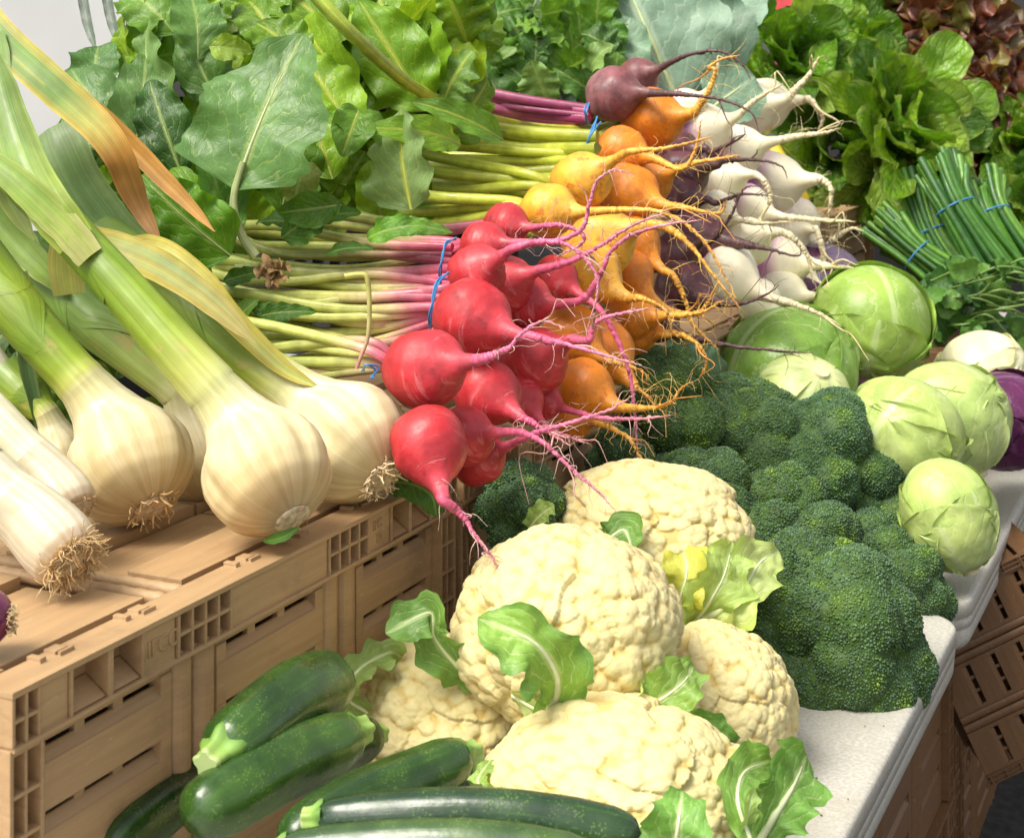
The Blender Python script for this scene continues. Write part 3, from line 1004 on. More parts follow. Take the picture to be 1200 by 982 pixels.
GB = 'orange and yellow beets in the heap'
gold = [
    ('bright orange beet at the top of the heap, taproot twisting upward', (762, 138), 36, [(800, 137), (818, 126), (832, 104), (838, 82), (830, 80), (845, 70), (868, 65)], -.03, [[(690, 165), (600, 180), (480, 186)], [(690, 152, -.02), (600, 146, -.16), (500, 112, -.46), (420, 48, -.64), (360, -15, -.68)], [(690, 158), (600, 160), (500, 150)]], 0),
    ('orange beet under the topmost one, partly hidden', (727, 178), 30, [(770, 186), (800, 198), (815, 175), (822, 140)], .02, [[(690, 172), (600, 172), (480, 158)], [(690, 182), (590, 196), (470, 200)]], 0),
    ('yellow-orange beet with brown crown, taproot arching over to the right', (680, 213), 35, [(712, 192), (738, 178), (785, 173), (836, 160)], -.03, [[(620, 205), (540, 190), (470, 175)], [(620, 212), (540, 206), (470, 196)], [(620, 218), (540, 222), (470, 214)]], 1),
    ('pear-shaped yellow beet lowest left of the golden ones, long straight taproot', (642, 246), 33, [(692, 250), (740, 246), (782, 251), (815, 272), (838, 302), (862, 350)], -.035, [[(600, 240), (520, 246), (470, 250)], [(600, 236), (520, 232), (475, 226)], [(600, 248), (520, 262), (470, 268)]], 1),
    ('smooth orange beet in the middle, brown-tipped taproot pointing right', (734, 226), 36, [(768, 238), (800, 243), (842, 250), (852, 235)], .01, [], 0),
    ('orange beet behind the middle one, only its shoulder showing', (757, 212), 30, [(790, 200), (820, 190), (870, 182)], .04, [], 0),
    ('large pale orange beet under the pink crook-shaped root', (700, 286), 43, [(745, 264), (780, 266), (806, 285), (838, 325), (868, 362)], .01, [], 1),
    ('orange beet with a thick root drooping down past the dark beets', (742, 284), 32, [(766, 308), (790, 325), (804, 355), (812, 380), (842, 410)], .03, [], 0),
    ('round orange beet pointing down among the roots', (735, 322), 31, [(758, 345), (790, 365), (822, 364), (842, 330)], .035, [], 0),
    ('orange beet half covered by red roots, taproot to the lower right', (690, 320), 38, [(722, 343), (752, 350), (778, 362), (788, 385)], .01, [], 1),
    ('spotted orange beet near the crate wall, taproot straight to the right', (738, 372), 30, [(790, 370), (822, 366), (848, 352)], .03, [], 0),
    ('orange beet with taproot curling round into a hook over the broccoli', (742, 388), 28, [(790, 390), (816, 402), (828, 424), (818, 446)], .05, [], 0),
    ('lowest orange beet above the crate, taproot curling up at its tip', (682, 455), 37, [(722, 478), (760, 478), (786, 472), (798, 455), (812, 447)], .015, [], 0),
    ('orange beet in the shade under the large pale one, root pointing at the broccoli', (702, 408), 40, [(732, 440), (745, 455), (765, 468)], .05, [], 0),
    ('orange beet hidden behind the lowest red ones, only its drooping root showing', (668, 490), 26, [(705, 494), (735, 512), (750, 535), (757, 550)], .06, [], 0),
    ('orange beet jammed in shadow between the red and spotted ones', (668, 392), 36, [(705, 420), (740, 430), (760, 440)], .07, [], 0),
]
for lab, c, r, t, dz, st, y in gold:
    root_veg('golden_beet', 'beet', lab, GB, c, r, t, M_GOLD, GSTOP_Y if y else GSTOP, GTAIL, (.82, .55, .16), dz, 26, stalks=st, scol=GST, tz=-.035)

PB = 'dark purple beets in the heap'
purp = [
    ('dusty purple beet with magenta stalks at the top of the heap', (718, 111), 33, [(762, 108), (800, 111), (845, 117), (880, 132), (889, 155)], .05, [[(680, 135), (600, 122), (545, 108)], [(680, 128), (600, 115), (540, 100)], [(680, 140), (600, 132), (545, 120)]], DSTOP),
    ('dusty purple beet at the very back, wiry root arching over the collard leaf', (747, 93), 25, [(776, 79), (805, 65), (840, 60), (866, 72), (880, 94)], .12, [], DSTOP),
    ('dark beet between the golden beets and turnips, root reaching to the right', (798, 205), 30, [(850, 188), (890, 188), (915, 195), (923, 210)], .06, [], PSTOP),
    ('small dark beet showing under an orange root', (795, 232), 25, [(840, 238), (870, 228), (905, 230)], .08, [], PSTOP),
    ('large dark beet beside the purple-shouldered turnip, forked black root', (815, 283), 38, [(860, 284), (900, 292), (935, 300), (938, 288)], .05, [], PSTOP),
    ('dark glossy beet above the green cabbage, thin root crossing a turnip', (800, 338), 34, [(840, 356), (870, 356), (900, 344), (913, 334)], .055, [], PSTOP),
    ('dark beet low behind the orange roots, very long thin root over the cabbage', (768, 372), 28, [(800, 397), (850, 404), (900, 410), (953, 414)], .10, [], PSTOP),
    ('dark beet at the heart of the heap with a root standing upward', (790, 300), 28, [(835, 282), (855, 255), (872, 222), (893, 218)], .09, [], PSTOP),
    ('dark beet under the topmost orange beet, spiny root crossing the white turnip', (790, 175), 26, [(835, 178), (870, 160), (872, 150)], .06, [], PSTOP),
]
PST = [(0, (.40, .05, .16)), (.5, (.45, .09, .22)), (1, (.36, .20, .18))]
for lab, c, r, t, dz, st, so in purp:
    root_veg('dark_beet', 'beet', lab, PB, c, r, t, M_PURP, so, PTAIL, (.13, .08, .07), dz, 14, stalks=st, scol=PST, tz=-.05, tw=.85)

TB = 'white turnips in the heap'
turn = [
    ('topmost cream turnip, branching root pointing up and right', (868, 128), 36, [(908, 122), (932, 105), (948, 88), (960, 66)], .0, WSTOP, 1.25),
    ('cream turnip right behind the topmost one, root curling down', (892, 122), 32, [(925, 118), (950, 118), (964, 138), (958, 155)], .05, WSTOP, 1.1),
    ('pale pink-shouldered turnip beside the top orange beet', (822, 152), 31, [(860, 140), (885, 118), (918, 98)], .05, TSTOP, 1.1),
    ('white turnip with violet shoulder, long straight root to the right', (860, 178), 33, [(900, 167), (935, 160), (965, 156), (986, 150)], .0, TSTOP, 1.2),
    ('large pale turnip at right, root bent square downward', (902, 214), 37, [(938, 212), (962, 209), (974, 222), (971, 255)], -.01, TSTOP, 1.1),
    ('white turnip under dark roots, root looping over and down', (845, 212), 28, [(872, 204), (895, 212), (903, 230), (896, 248), (884, 265)], .005, WSTOP, 1.1),
    ('small white turnip among the orange roots', (838, 246), 23, [(865, 258), (890, 262), (930, 260)], .03, WSTOP, .8),
    ('pinkish turnip behind the purple-shouldered one', (874, 243), 28, [(905, 252), (950, 257), (1003, 260)], .03, TSTOP, 1.1),
    ('turnip with bright purple shoulder, thick root curving down right', (872, 285), 30, [(902, 272), (928, 278), (946, 300), (953, 332)], -.005, [(0, (.35, .14, .34)), (.1, (.40, .10, .42)), (.26, (.44, .16, .46)), (.36, (.78, .70, .55)), (1, (.80, .72, .48))], 1.15),
    ('big white turnip front and low, root pointing down over the cabbage', (852, 322), 36, [(890, 344), (930, 356), (960, 368), (986, 382)], -.04, [(0, (.50, .28, .50)), (.1, (.55, .34, .55)), (.2, (.80, .74, .58)), (1, (.80, .72, .48))], 1.2),
    ('pink-flushed turnip with a level root near the big cabbage', (912, 306), 33, [(945, 310), (968, 310), (1002, 314)], -.01, TSTOP, 1.1),
    ('small round turnip between the curved roots', (924, 275), 24, [(944, 268), (958, 284), (966, 308), (960, 325)], .03, WSTOP, 1.25),
    ('turnip at lower right of the heap, root rising to the cabbage top', (915, 345), 29, [(940, 348), (956, 342), (974, 330)], .01, WSTOP, 1.1),
    ('pale turnip beneath the big front one, short root hanging down', (888, 352), 27, [(905, 368), (918, 378), (931, 388)], .01, WSTOP, 1.1),
    ('turnip behind the others with a forked root reaching far right', (935, 258), 26, [(958, 292), (978, 280), (998, 268), (1012, 271)], .06, WSTOP, 1.2),
    ('white turnip peeping out behind the top orange beet', (802, 128), 24, [(835, 108), (840, 85), (842, 70)], .07, TSTOP, 1.0),
    ('turnip deep in the shade below the level root', (930, 325), 24, [(955, 330), (968, 352), (978, 362)], .06, WSTOP, .9),
]
for lab, c, r, t, dz, so, tw in turn:
    root_veg('turnip', 'turnip', lab, TB, c, r, t, M_TURN, so, TTAIL, (.80, .68, .40), dz, 12, tw=tw * 1.1, tz=-.03)


def band(label, pts, Z0, r=.0009, turns=2):
    mb = MB()
    for k in range(turns):
        off = RNG.normal(size=(len(pts), 2)) * 1.6
        pp = smooth_path([P(u + o[0], v + o[1], Z0 + dz) for (u, v, dz), o in zip(pts, off)], 30)
        tube(mb, pp, r * Z0 / 1.5, 6, (1, 1, 1))
    tag(mb.build('rubber_band', M_BAND), label, 'rubber band', 'blue bands round the bunches')


band('blue band round the stalks of the beet with the upward curling root', [(534, 279, -.005), (522, 286, -.03), (518, 300, -.035), (517, 318, -.03), (517, 330, -.0)], z_heap(520, 300))
band('blue band round the stalks beside the large middle red beet', [(524, 322, 0), (512, 330, -.03), (508, 350, -.036), (505, 372, -.03), (504, 390, 0)], z_heap(508, 350), turns=3)
band('blue band on the yellow-green stalks of the top orange beet', [(702, 140, .0), (694, 152, -.02), (688, 165, -.022), (685, 180, 0)], z_heap(692, 155) - .02, turns=3)
band('blue band on the magenta stalks of the dusty purple beet', [(688, 122, .03), (686, 132, .01), (687, 143, .03)], z_heap(686, 132) + .03)
band('blue band on the stalks behind the right garlic bulb', [(424, 434, -.01), (428, 428, -.03), (441, 432, -.02), (436, 444, -.03)], z_heap(440, 440) - .0)

# loose stalks lying between the bunches and the greens
def stalkbunch(name, label, cat, rows, Zf, stops, rpx, mat=M_STALK, group=None):
    root = None
    for pts in rows:
        ps = [P(u, v, Zf(u, v) + RNG.normal() * .008) for u, v in pts]
        if root is None: root = thing(name, label, cat, ps[0], group)
        pp = smooth_path(ps, 12 * len(ps))
        m = len(pp)
        mb = MB()
        rr = rpx / F * Zf(*pts[0]) * (.62 + .75 * random.random())
        tube(mb, pp, np.linspace(rr * .9, rr * 1.1, m), 10, np.clip(seg_cols(m, stops) * (.65 + .5 * random.random()), 0, 1), ripple=lambda a, k: 1 + .16 * np.cos(3 * a) * (1 + 0 * k), flat=.8)
        mb.build('stalk', mat, root)
    return root


zs = lambda u, v: z_heap(520, min(v, 440)) + .40 * (520 - u) / F * 1.6 + .02
zs2 = lambda u, v: zs(u, v) + .03
rows = []
for k in range(16):
    v0 = 282 + k * 10 + random.uniform(-6, 6)
    rows.append([(530, 290 + k * 8.5), (430, v0 + random.uniform(-11, 11)), (330, v0 - 4 + random.uniform(-20, 16)), (250, v0 - 14 + random.uniform(-20, 14)), (190, v0 - 25 + random.uniform(-25, 15))])
stalkbunch('beet_stalk_bunch', 'pink-to-green beet stalks lying left of the red beets behind the garlic', 'stalks', rows, zs2, RST, 7.0)
rows = []
for k in range(14):
    v0 = 150 + k * 9 + random.uniform(-3, 3)
    rows.append([(700, 160 + k * 7), (620, v0 + 4), (540, v0 + random.uniform(-10, 10)), (470, v0 - 2 + random.uniform(-16, 14)), (420, v0 - 8 + random.uniform(-15, 10))])
zg = lambda u, v: z_heap(680, min(v, 300)) + .40 * (680 - u) / F * 1.9 + .03
stalkbunch('golden_beet_stalk_bunch', 'yellow-green beet stalks lying left of the golden beets', 'stalks', rows, zg, GST, 8.5)
rows = [[(690, 128 + 4 * k), (620, 118 + 5 * k), (560, 106 + 6 * k), (500, 90 + 8 * k)] for k in range(4)]
stalkbunch('dark_beet_stalk_bunch', 'magenta stalks of the dusty purple beets under the arugula', 'stalks', rows, lambda u, v: z_heap(690, 135) + .06 + .4 * (690 - u) / F * 2.2, PST, 6.5)
# bent pale stalk hanging over the pink ones
mb = MB()
pp = smooth_path([P(u, v, z_heap(440, 350) - .05) for u, v in ((404, 324), (420, 322), (430, 326), (433, 360), (431, 395), (424, 415), (418, 432))], 40)
tube(mb, pp, np.linspace(.0024, .0016, 40), 8, seg_cols(40, [(0, (.5, .5, .1)), (.6, (.55, .5, .2)), (1, (.6, .25, .25))]))
tag(mb.build('loose_stalk', M_STALK), 'thin bent yellow stalk hooked down over the pink beet stalks', 'stalk')

# ------------------------------------------------------------------ leaves
VIEW = -FV


def facing(up=.5, side=0.0, jit=.35):
    n = VIEW + UP * up + RV * side + RNG.normal(size=3) * jit
    return nrm(n)


def leaf_child(root, name, b, t, Zb, Zt, wpx, mat, n=None, label=None, **kw):
    mb = MB()
    B, T = P(b[0], b[1], Zb), P(t[0], t[1], Zt)
    rm = MB()
    leaf(mb, B, T, facing() if n is None else n, wpx / F * (Zb + Zt) / 2, ribmb=rm, **kw)
    o = mb.build(name, mat, root)
    if rm.n: rm.build('midrib', M_STALK, o)
    if label: o['label'] = label
    return o


GRN = [(.085, .20, .010), (.13, .27, .012), (.19, .35, .014), (.055, .145, .009), (.26, .42, .018)]
PALE = (.14, .26, .07)
bg1 = thing('beet_greens', 'beet greens with one broad pale leaf standing up in front of the stalks', 'beet greens', P(300, 300, 1.66), 'leafy beet tops heaped behind the stalks')
bg2 = thing('beet_greens', 'beet greens at upper left beside the white van, pale blue-green leaves', 'beet greens', P(180, 150, 1.75), 'leafy beet tops heaped behind the stalks')
bg3 = thing('beet_greens', 'golden beet greens with yellow ribs, top centre left', 'beet greens', P(450, 180, 1.85), 'leafy beet tops heaped behind the stalks')
bg4 = thing('beet_greens', 'dark beet leaves in shade between and beneath the garlic stalks', 'beet greens', P(120, 400, 1.6), 'leafy beet tops heaped behind the stalks')

# the broad pale leaf with its own stalk
leaf_child(bg1, 'leaf', (276, 222), (356, 40), 1.60, 1.66, 172, M_LEAF, n=nrm(VIEW + UP * .35 - RV * .25), label='broad pale blue-green leaf with white ribs', kind='beet', col=(.12, .25, .07), bend=.06, fold=.14, ruffle=.05, rn=3, lobe=.11, ln=6, crinkle=.03, ns=60, nt=28, rib=(.46, .52, .28), ribr=.016)
mb = MB()
pp = smooth_path([P(u, v, z) for u, v, z in ((300, 300, 1.60), (286, 280, 1.60), (275, 250, 1.597), (275, 225, 1.598), (285, 190, 1.60))], 30)
tube(mb, pp, np.linspace(.0048, .0028, 30), 10, (.38, .44, .20), ripple=lambda a, k: 1 + .15 * np.cos(3 * a) * (1 + 0 * k))
mb.build('stalk', M_STALK, bg1)
hero = [
    (bg2, (150, 175), (78, 75), 1.70, 1.74, 95, (.12, .24, .075), 'beet'),
    (bg2, (160, 165), (172, 60), 1.69, 1.74, 80, (.13, .25, .08), 'beet'),
    (bg2, (205, 140), (182, 22), 1.72, 1.78, 92, (.17, .30, .09), 'beet'),
    (bg2, (232, 70), (225, -8), 1.74, 1.78, 64, (.12, .25, .06), 'round'),
    (bg2, (205, 40), (150, -12), 1.78, 1.82, 70, (.13, .27, .03), 'round'),
    (bg2, (245, 55), (296, 60), 1.70, 1.70, 34, (.22, .34, .03), 'ovate'),
    (bg2, (215, 210), (176, 95), 1.66, 1.70, 72, (.035, .10, .02), 'ovate'),
    (bg2, (250, 110), (215, 30), 1.74, 1.78, 60, (.09, .20, .04), 'beet'),
    (bg2, (110, 110), (115, 55), 1.76, 1.8, 60, (.08, .19, .05), 'round'),
    (bg2, (130, 140), (70, 95), 1.74, 1.8, 50, (.06, .16, .05), 'ovate'),
    (bg1, (270, 300), (165, 205), 1.585, 1.6, 95, (.10, .25, .012), 'beet'),
    (bg1, (250, 300), (205, 190), 1.60, 1.64, 75, (.12, .27, .012), 'beet'),
    (bg1, (262, 285), (240, 170), 1.61, 1.66, 66, (.10, .24, .03), 'ovate'),
    (bg1, (330, 250), (352, 120), 1.70, 1.73, 80, (.08, .19, .012), 'ovate'),
    (bg1, (400, 240), (325, 250), 1.62, 1.62, 44, (.08, .20, .012), 'ovate'),
    (bg1, (330, 280), (400, 235), 1.64, 1.62, 50, (.07, .18, .02), 'ovate'),
    (bg1, (430, 280), (500, 262), 1.60, 1.58, 34, (.10, .26, .02), 'ovate'),
    (bg1, (440, 268), (530, 270), 1.61, 1.60, 26, (.10, .26, .02), 'ovate'),
    (bg1, (340, 375), (292, 360), 1.60, 1.60, 26, (.06, .17, .02), 'ovate'),
    (bg3, (390, 210), (362, 115), 1.72, 1.76, 80, (.18, .35, .018), 'ovate'),
    (bg3, (415, 160), (350, 60), 1.76, 1.8, 76, (.21, .38, .02), 'ovate'),
    (bg3, (420, 100), (352, 20), 1.80, 1.84, 72, (.22, .39, .025), 'round'),
    (bg3, (420, 130), (400, 185), 1.72, 1.69, 54, (.12, .27, .03), 'ovate'),
    (bg3, (500, 130), (420, 0), 1.90, 1.92, 92, (.15, .31, .015), 'ovate'),
    (bg3, (520, 120), (555, 60), 1.92, 1.92, 78, (.14, .27, .07), 'ovate'),
    (bg3, (510, 110), (480, 10), 1.93, 1.98, 90, (.17, .33, .02), 'ovate'),
    (bg3, (470, 60), (430, -20), 1.95, 2.0, 90, (.17, .33, .018), 'round'),
    (bg3, (400, 50), (320, -10), 1.86, 1.9, 80, (.13, .27, .016), 'round'),
    (bg3, (330, 60), (290, 0), 1.84, 1.9, 70, (.13, .27, .02), 'round'),
    (bg3, (380, 90), (300, 30), 1.80, 1.84, 70, (.12, .25, .015), 'round'),
    (bg3, (455, 165), (380, 135), 1.74, 1.70, 54, (.13, .28, .03), 'ovate'),
    (bg3, (540, 170), (430, 148), 1.76, 1.70, 42, (.17, .33, .02), 'ovate'),
    (bg3, (590, 165), (480, 120), 1.84, 1.80, 40, (.12, .27, .03), 'ovate'),
    (bg3, (525, 20), (580, 0), 2.0, 2.0, 70, (.10, .23, .03), 'ovate'),
    (bg1, (360, 190), (345, 245), 1.68, 1.65, 52, (.22, .26, .04), 'ovate'),
]
for rt, b, t, zb, zt, w, c, kd in hero:
    leaf_child(rt, 'leaf', b, t, zb, zt, w, M_DLEAF if rt is bg3 else M_LEAF, kind=kd, col=c, bend=random.uniform(.03, .16), droop=random.uniform(-.05, .12), fold=random.uniform(.0, .35), ruffle=random.uniform(.05, .10), rn=random.uniform(2.5, 4.5), lobe=.05, ln=5, crinkle=.035, ns=40, nt=18, rib=(.46, .50, .12) if rt is bg3 else (.34, .44, .16), ribr=.014)
# triangular pale leaf with its rib along the right edge
leaf_child(bg3, 'leaf', (482, 246), (470, 128), 1.70, 1.72, 120, M_DLEAF, n=nrm(VIEW * .75 - RV * .75 + UP * .2), label='pale leaf turned edge on beside the yellow stalks', kind='beet', col=(.20, .32, .13), bend=.05, fold=.2, ruffle=.05, crinkle=.03, ns=44, nt=20, rib=(.52, .56, .10), ribr=.018, droop=.0)
# fill behind
for k in range(190):
    u = random.uniform(95, 570); v = random.uniform(5, 265)
    if u < 150 and v < 95: continue
    if u > 480 and v > 150: continue
    if 215 < u < 385 and 60 < v < 225 and random.random() < .5: continue
    a = random.uniform(0, 6.28); l = random.uniform(32, 56)
    Z = 1.72 + max(0, (u - 200)) / 360 * .22 + (260 - v) / 260 * .07 + random.uniform(0, .07)
    rt = bg2 if u < 260 and v < 170 else (bg3 if u > 380 and v < 190 else bg1)
    du, dv = math.cos(a) * l * .7, -abs(math.sin(a)) * l
    c = np.array(random.choice(GRN)) * random.uniform(.75, 1.2)
    if rt is bg2 and random.random() < .4: c = np.array(PALE) * .9
    leaf_child(rt, 'leaf', (u - du, v - dv), (u + du, v + dv), Z, Z + random.uniform(-.03, .04), random.uniform(45, 85), M_LEAF if rt is not bg3 else M_DLEAF, n=facing(.5, 0, .5), kind=random.choice(['ovate', 'round', 'beet']), col=c, bend=random.uniform(-.05, .15), fold=random.uniform(-.1, .4), ruffle=random.uniform(.05, .12), lobe=.05, ln=5, crinkle=.04, ns=22, nt=10)
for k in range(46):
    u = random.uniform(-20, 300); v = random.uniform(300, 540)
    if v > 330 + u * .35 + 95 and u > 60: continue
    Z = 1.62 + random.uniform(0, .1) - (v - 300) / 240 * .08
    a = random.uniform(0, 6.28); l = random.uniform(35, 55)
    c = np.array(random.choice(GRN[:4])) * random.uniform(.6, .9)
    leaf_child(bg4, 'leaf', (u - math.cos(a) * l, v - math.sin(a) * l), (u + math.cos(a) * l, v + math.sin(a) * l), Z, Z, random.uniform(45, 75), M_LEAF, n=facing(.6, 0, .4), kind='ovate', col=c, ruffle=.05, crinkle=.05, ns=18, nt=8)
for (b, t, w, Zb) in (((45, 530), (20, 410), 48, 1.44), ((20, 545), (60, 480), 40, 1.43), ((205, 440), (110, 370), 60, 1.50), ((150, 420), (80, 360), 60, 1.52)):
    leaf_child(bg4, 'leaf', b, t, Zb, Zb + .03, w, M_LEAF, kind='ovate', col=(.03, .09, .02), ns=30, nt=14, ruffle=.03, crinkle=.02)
for (b, t, w) in (((300, 372), (372, 366), 24), ((352, 262), (424, 250), 30), ((262, 330), (312, 318), 22), ((380, 300), (440, 292), 18), ((300, 262), (372, 274), 26), ((268, 420), (330, 412), 20)):
    leaf_child(bg1, 'leaf', b, t, zs(b[0], b[1]) - .004, zs(t[0], t[1]) - .004, w, M_LEAF, kind='ovate', col=np.array((.05, .14, .012)) * random.uniform(.8, 1.5), fold=.3, ruffle=.10, lobe=.10, ln=5, crinkle=.05, ns=26, nt=12, rib=(.30, .38, .10), ribr=.02)
# single leaf lying under the garlic and over the rim
mb = MB()
pa = [P(u, v, z) for u, v, z in ((450, 566, 1.42), (478, 566, 1.40), (505, 580, 1.385), (512, 606, 1.385))]
leaf(mb, pa[0], pa[-1], nrm(VIEW + UP * .9), 44 / F * 1.4, 'round', (.05, .15, .02), path=pa, fold=.12, ruffle=.02, crinkle=.01, ns=30, nt=12)
tag(mb.build('loose_leaf', M_LEAF), 'dark green leaf over the crate rim between right garlic bulb and lowest beet', 'leaf')
mb = MB()
pa = [P(u, v, z) for u, v, z in ((308, 634, 1.24), (330, 630, 1.235), (352, 617, 1.24))]
leaf(mb, pa[0], pa[-1], nrm(VIEW + UP), 14 / F * 1.3, 'ovate', (.06, .18, .02), path=pa, ns=16, nt=8)
tag(mb.build('loose_leaf', M_LEAF), 'scrap of green leaf under the middle garlic bulb on the crate', 'leaf')

# arugula / kale bunch, collards
ar = thing('arugula_bunch', 'dark jagged arugula leaves above the magenta stalks', 'arugula', P(620, 110, 2.35))
for k in range(80):
    u = random.uniform(515, 715); v = random.uniform(-5, 118)
    Z = 2.32 + random.uniform(0, .16) + (110 - v) / 110 * .1
    a = random.uniform(0, 6.28); l = random.uniform(18, 34)
    leaf_child(ar, 'leaf', (u - math.cos(a) * l, v + abs(math.sin(a)) * l), (u + math.cos(a) * l, v - abs(math.sin(a)) * l), Z, Z + random.uniform(-.03, .03), random.uniform(34, 56), M_LEAF, n=facing(.6, 0, .5), kind='ovate', col=np.array(random.choice([(.07, .19, .025), (.10, .24, .02), (.14, .29, .03), (.05, .14, .025), (.20, .34, .09)])), bend=random.uniform(0, .2), fold=random.uniform(-.2, .4), ruffle=.10, rn=3, lobe=.22, ln=4, crinkle=.05, ns=26, nt=10)
co = thing('collard_bunch', 'wide blue-grey collard leaves behind the dusty purple beets', 'collards', P(770, 110, 2.62))
for (b, t, w, zb, zt, c, lab) in (
        ((795, 125), (722, -40), 190, 2.55, 2.62, (.17, .275, .20), 'largest collard leaf with a pale central rib'),
        ((690, 120), (740, 20), 90, 2.50, 2.56, (.17, .29, .19), None),
        ((860, 90), (790, -10), 120, 2.60, 2.66, (.15, .25, .18), None),
        ((720, 70), (650, -20), 100, 2.6, 2.66, (.15, .27, .17), None),
        ((830, 130), (885, 90), 80, 2.52, 2.56, (.15, .26, .18), None),
        ((840, 60), (880, -20), 80, 2.66, 2.72, (.17, .28, .20), None),
        ((700, 125), (670, 50), 90, 2.62, 2.66, (.07, .15, .09), None)):
    leaf_child(co, 'leaf', b, t, zb, zt, w, M_COLL, n=nrm(VIEW + UP * .4 + RNG.normal(size=3) * .15), label=lab, kind='round', col=c, bend=.06, fold=.12, ruffle=.05, rn=2.5, lobe=.03, crinkle=.025, ns=44, nt=22, rib=(.52, .62, .34), ribr=.026)


def lettuce(name, label, cat, cpx, Z, rpx, n, mat, cols, kind='romaine', edge=None, ruffle=.08, wr=.55, lr=1.0, spread=1.1, rn=4, axis=(0, -.2, 1), tall=0.0, crink=.05, lobe=.05, group=None, jit=.22):
    C0 = P(cpx[0], cpx[1], Z)
    R = rpx / F * Z
    A = nrm(RV * axis[0] - UP * axis[1] * -1 * -1 + VIEW * axis[2])     # where the head opens to
    A = nrm(RV * axis[0] + UP * axis[1] + VIEW * axis[2])
    X = nrm(np.cross(A, UP)); Y = np.cross(X, A)
    root = thing(name, label, cat, C0 - UP * R, group)
    for k in range(n):
        q = (k + .5) / n
        th = k * 2.399 + random.uniform(-.2, .2)
        op = spread * math.sqrt(q)
        d = nrm(A * math.cos(op) + (X * math.cos(th) + Y * math.sin(th)) * math.sin(op) + RNG.normal(size=3) * jit)
        Lf = R * lr * (.72 + .38 * q) * random.uniform(.88, 1.1)
        base = C0 - A * R * .55 + (X * math.cos(th) + Y * math.sin(th)) * R * .10
        tip = base + d * Lf * 1.35
        nn = nrm(A * math.sin(op) * 1.0 - (X * math.cos(th) + Y * math.sin(th)) * math.cos(op) + A * .5 + RNG.normal(size=3) * jit * 1.5)
        mb = MB()
        c = np.array(cols[int(random.random() * len(cols))]) * random.uniform(.85, 1.15)
        leaf(mb, base, tip, nn, R * wr * random.uniform(.85, 1.2), kind, c, bend=random.uniform(-.05, .1), droop=-.0 + random.uniform(-.02, .16) * q, fold=random.uniform(-.05, .5), ruffle=ruffle, rn=rn, lobe=lobe, ln=6, crinkle=crink, ns=34, nt=16, edge=edge, rib=tuple(c * 1.5 + .08) if kind == 'romaine' else None, ribr=.02)
        mb.build('leaf', mat, root)
    return root


RC = [(.12, .28, .011), (.17, .35, .014), (.23, .41, .017), (.075, .20, .010), (.31, .48, .06)]
LG = 'romaine lettuce heads'
lettuce('romaine_lettuce', 'bright romaine head at the top behind the cream turnips', 'lettuce', (930, 60), 3.15, 78, 26, M_ROMA, RC, ruffle=.07, wr=.62, axis=(.1, .45, .8), group=LG)
lettuce('romaine_lettuce', 'dark glossy romaine head right of the turnip roots, above the crate', 'lettuce', (975, 175), 3.1, 82, 26, M_ROMA, [tuple(np.array(c) * .75) for c in RC], ruffle=.06, wr=.66, axis=(-.2, .1, .9), group=LG)
lettuce('romaine_lettuce', 'romaine head with yellow-green folded leaves above the green onions', 'lettuce', (1075, 150), 3.0, 92, 30, M_ROMA, RC, ruffle=.07, wr=.60, axis=(.35, .35, .8), group=LG, edge=(.24, .34, .05))
lettuce('romaine_lettuce', 'romaine head low between the turnips and the green onions', 'lettuce', (1040, 215), 3.02, 62, 18, M_ROMA, [tuple(np.array(c) * .85) for c in RC], ruffle=.05, wr=.66, axis=(-.1, -.2, .9), group=LG)
lettuce('romaine_lettuce', 'romaine head at the back between the top romaine and the red lettuce', 'lettuce', (1000, 60), 3.35, 70, 20, M_ROMA, RC, ruffle=.07, wr=.60, axis=(.2, .4, .8), group=LG)
RL = [(.15, .04, .025), (.20, .06, .022), (.13, .08, .02), (.19, .15, .03), (.10, .03, .022), (.22, .20, .035)]
RG = 'red leaf lettuce heads'
rk = dict(kind='frill', edge=(.20, .06, .03), ruffle=.26, wr=.42, rn=4, lobe=.2, crink=.10, spread=1.45, group=RG, lr=.95)
lettuce('red_leaf_lettuce', 'frilly red-brown lettuce at the top right, nearest the romaine', 'lettuce', (1062, 50), 3.45, 88, 96, M_RLET, RL, axis=(0, .25, .9), **rk)
lettuce('red_leaf_lettuce', 'frilly red-brown lettuce on the right-hand side above the leafy greens', 'lettuce', (1128, 70), 3.40, 84, 96, M_RLET, RL, axis=(.15, .2, .9), **rk)
lettuce('red_leaf_lettuce', 'dark red lettuce hanging low behind the folded romaine', 'lettuce', (1148, 165), 3.35, 66, 80, M_RLET, RL[:2] + RL[4:5], axis=(.1, -.1, .9), **rk)
lettuce('green_leaf_lettuce', 'pale green frilly lettuce in the top right corner', 'lettuce', (1198, 70), 3.7, 42, 26, M_ROMA, [(.14, .25, .12), (.18, .30, .16)], 'frill', ruffle=.15, wr=.62, rn=5, lobe=.12, axis=(0, .2, .9), spread=1.3)
lettuce('leafy_greens', 'bright leafy greens at the right edge above the parsley', 'greens', (1196, 165), 3.3, 50, 22, M_ROMA, RC, 'round', ruffle=.06, wr=.7, axis=(0, .2, .9), spread=1.3)
lettuce('leafy_greens', 'dark leafy greens at the right edge beside the last green onion bunch', 'greens', (1215, 240), 3.1, 60, 22, M_ROMA, RC, 'round', ruffle=.06, wr=.7, axis=(-.2, .2, .9), spread=1.3)
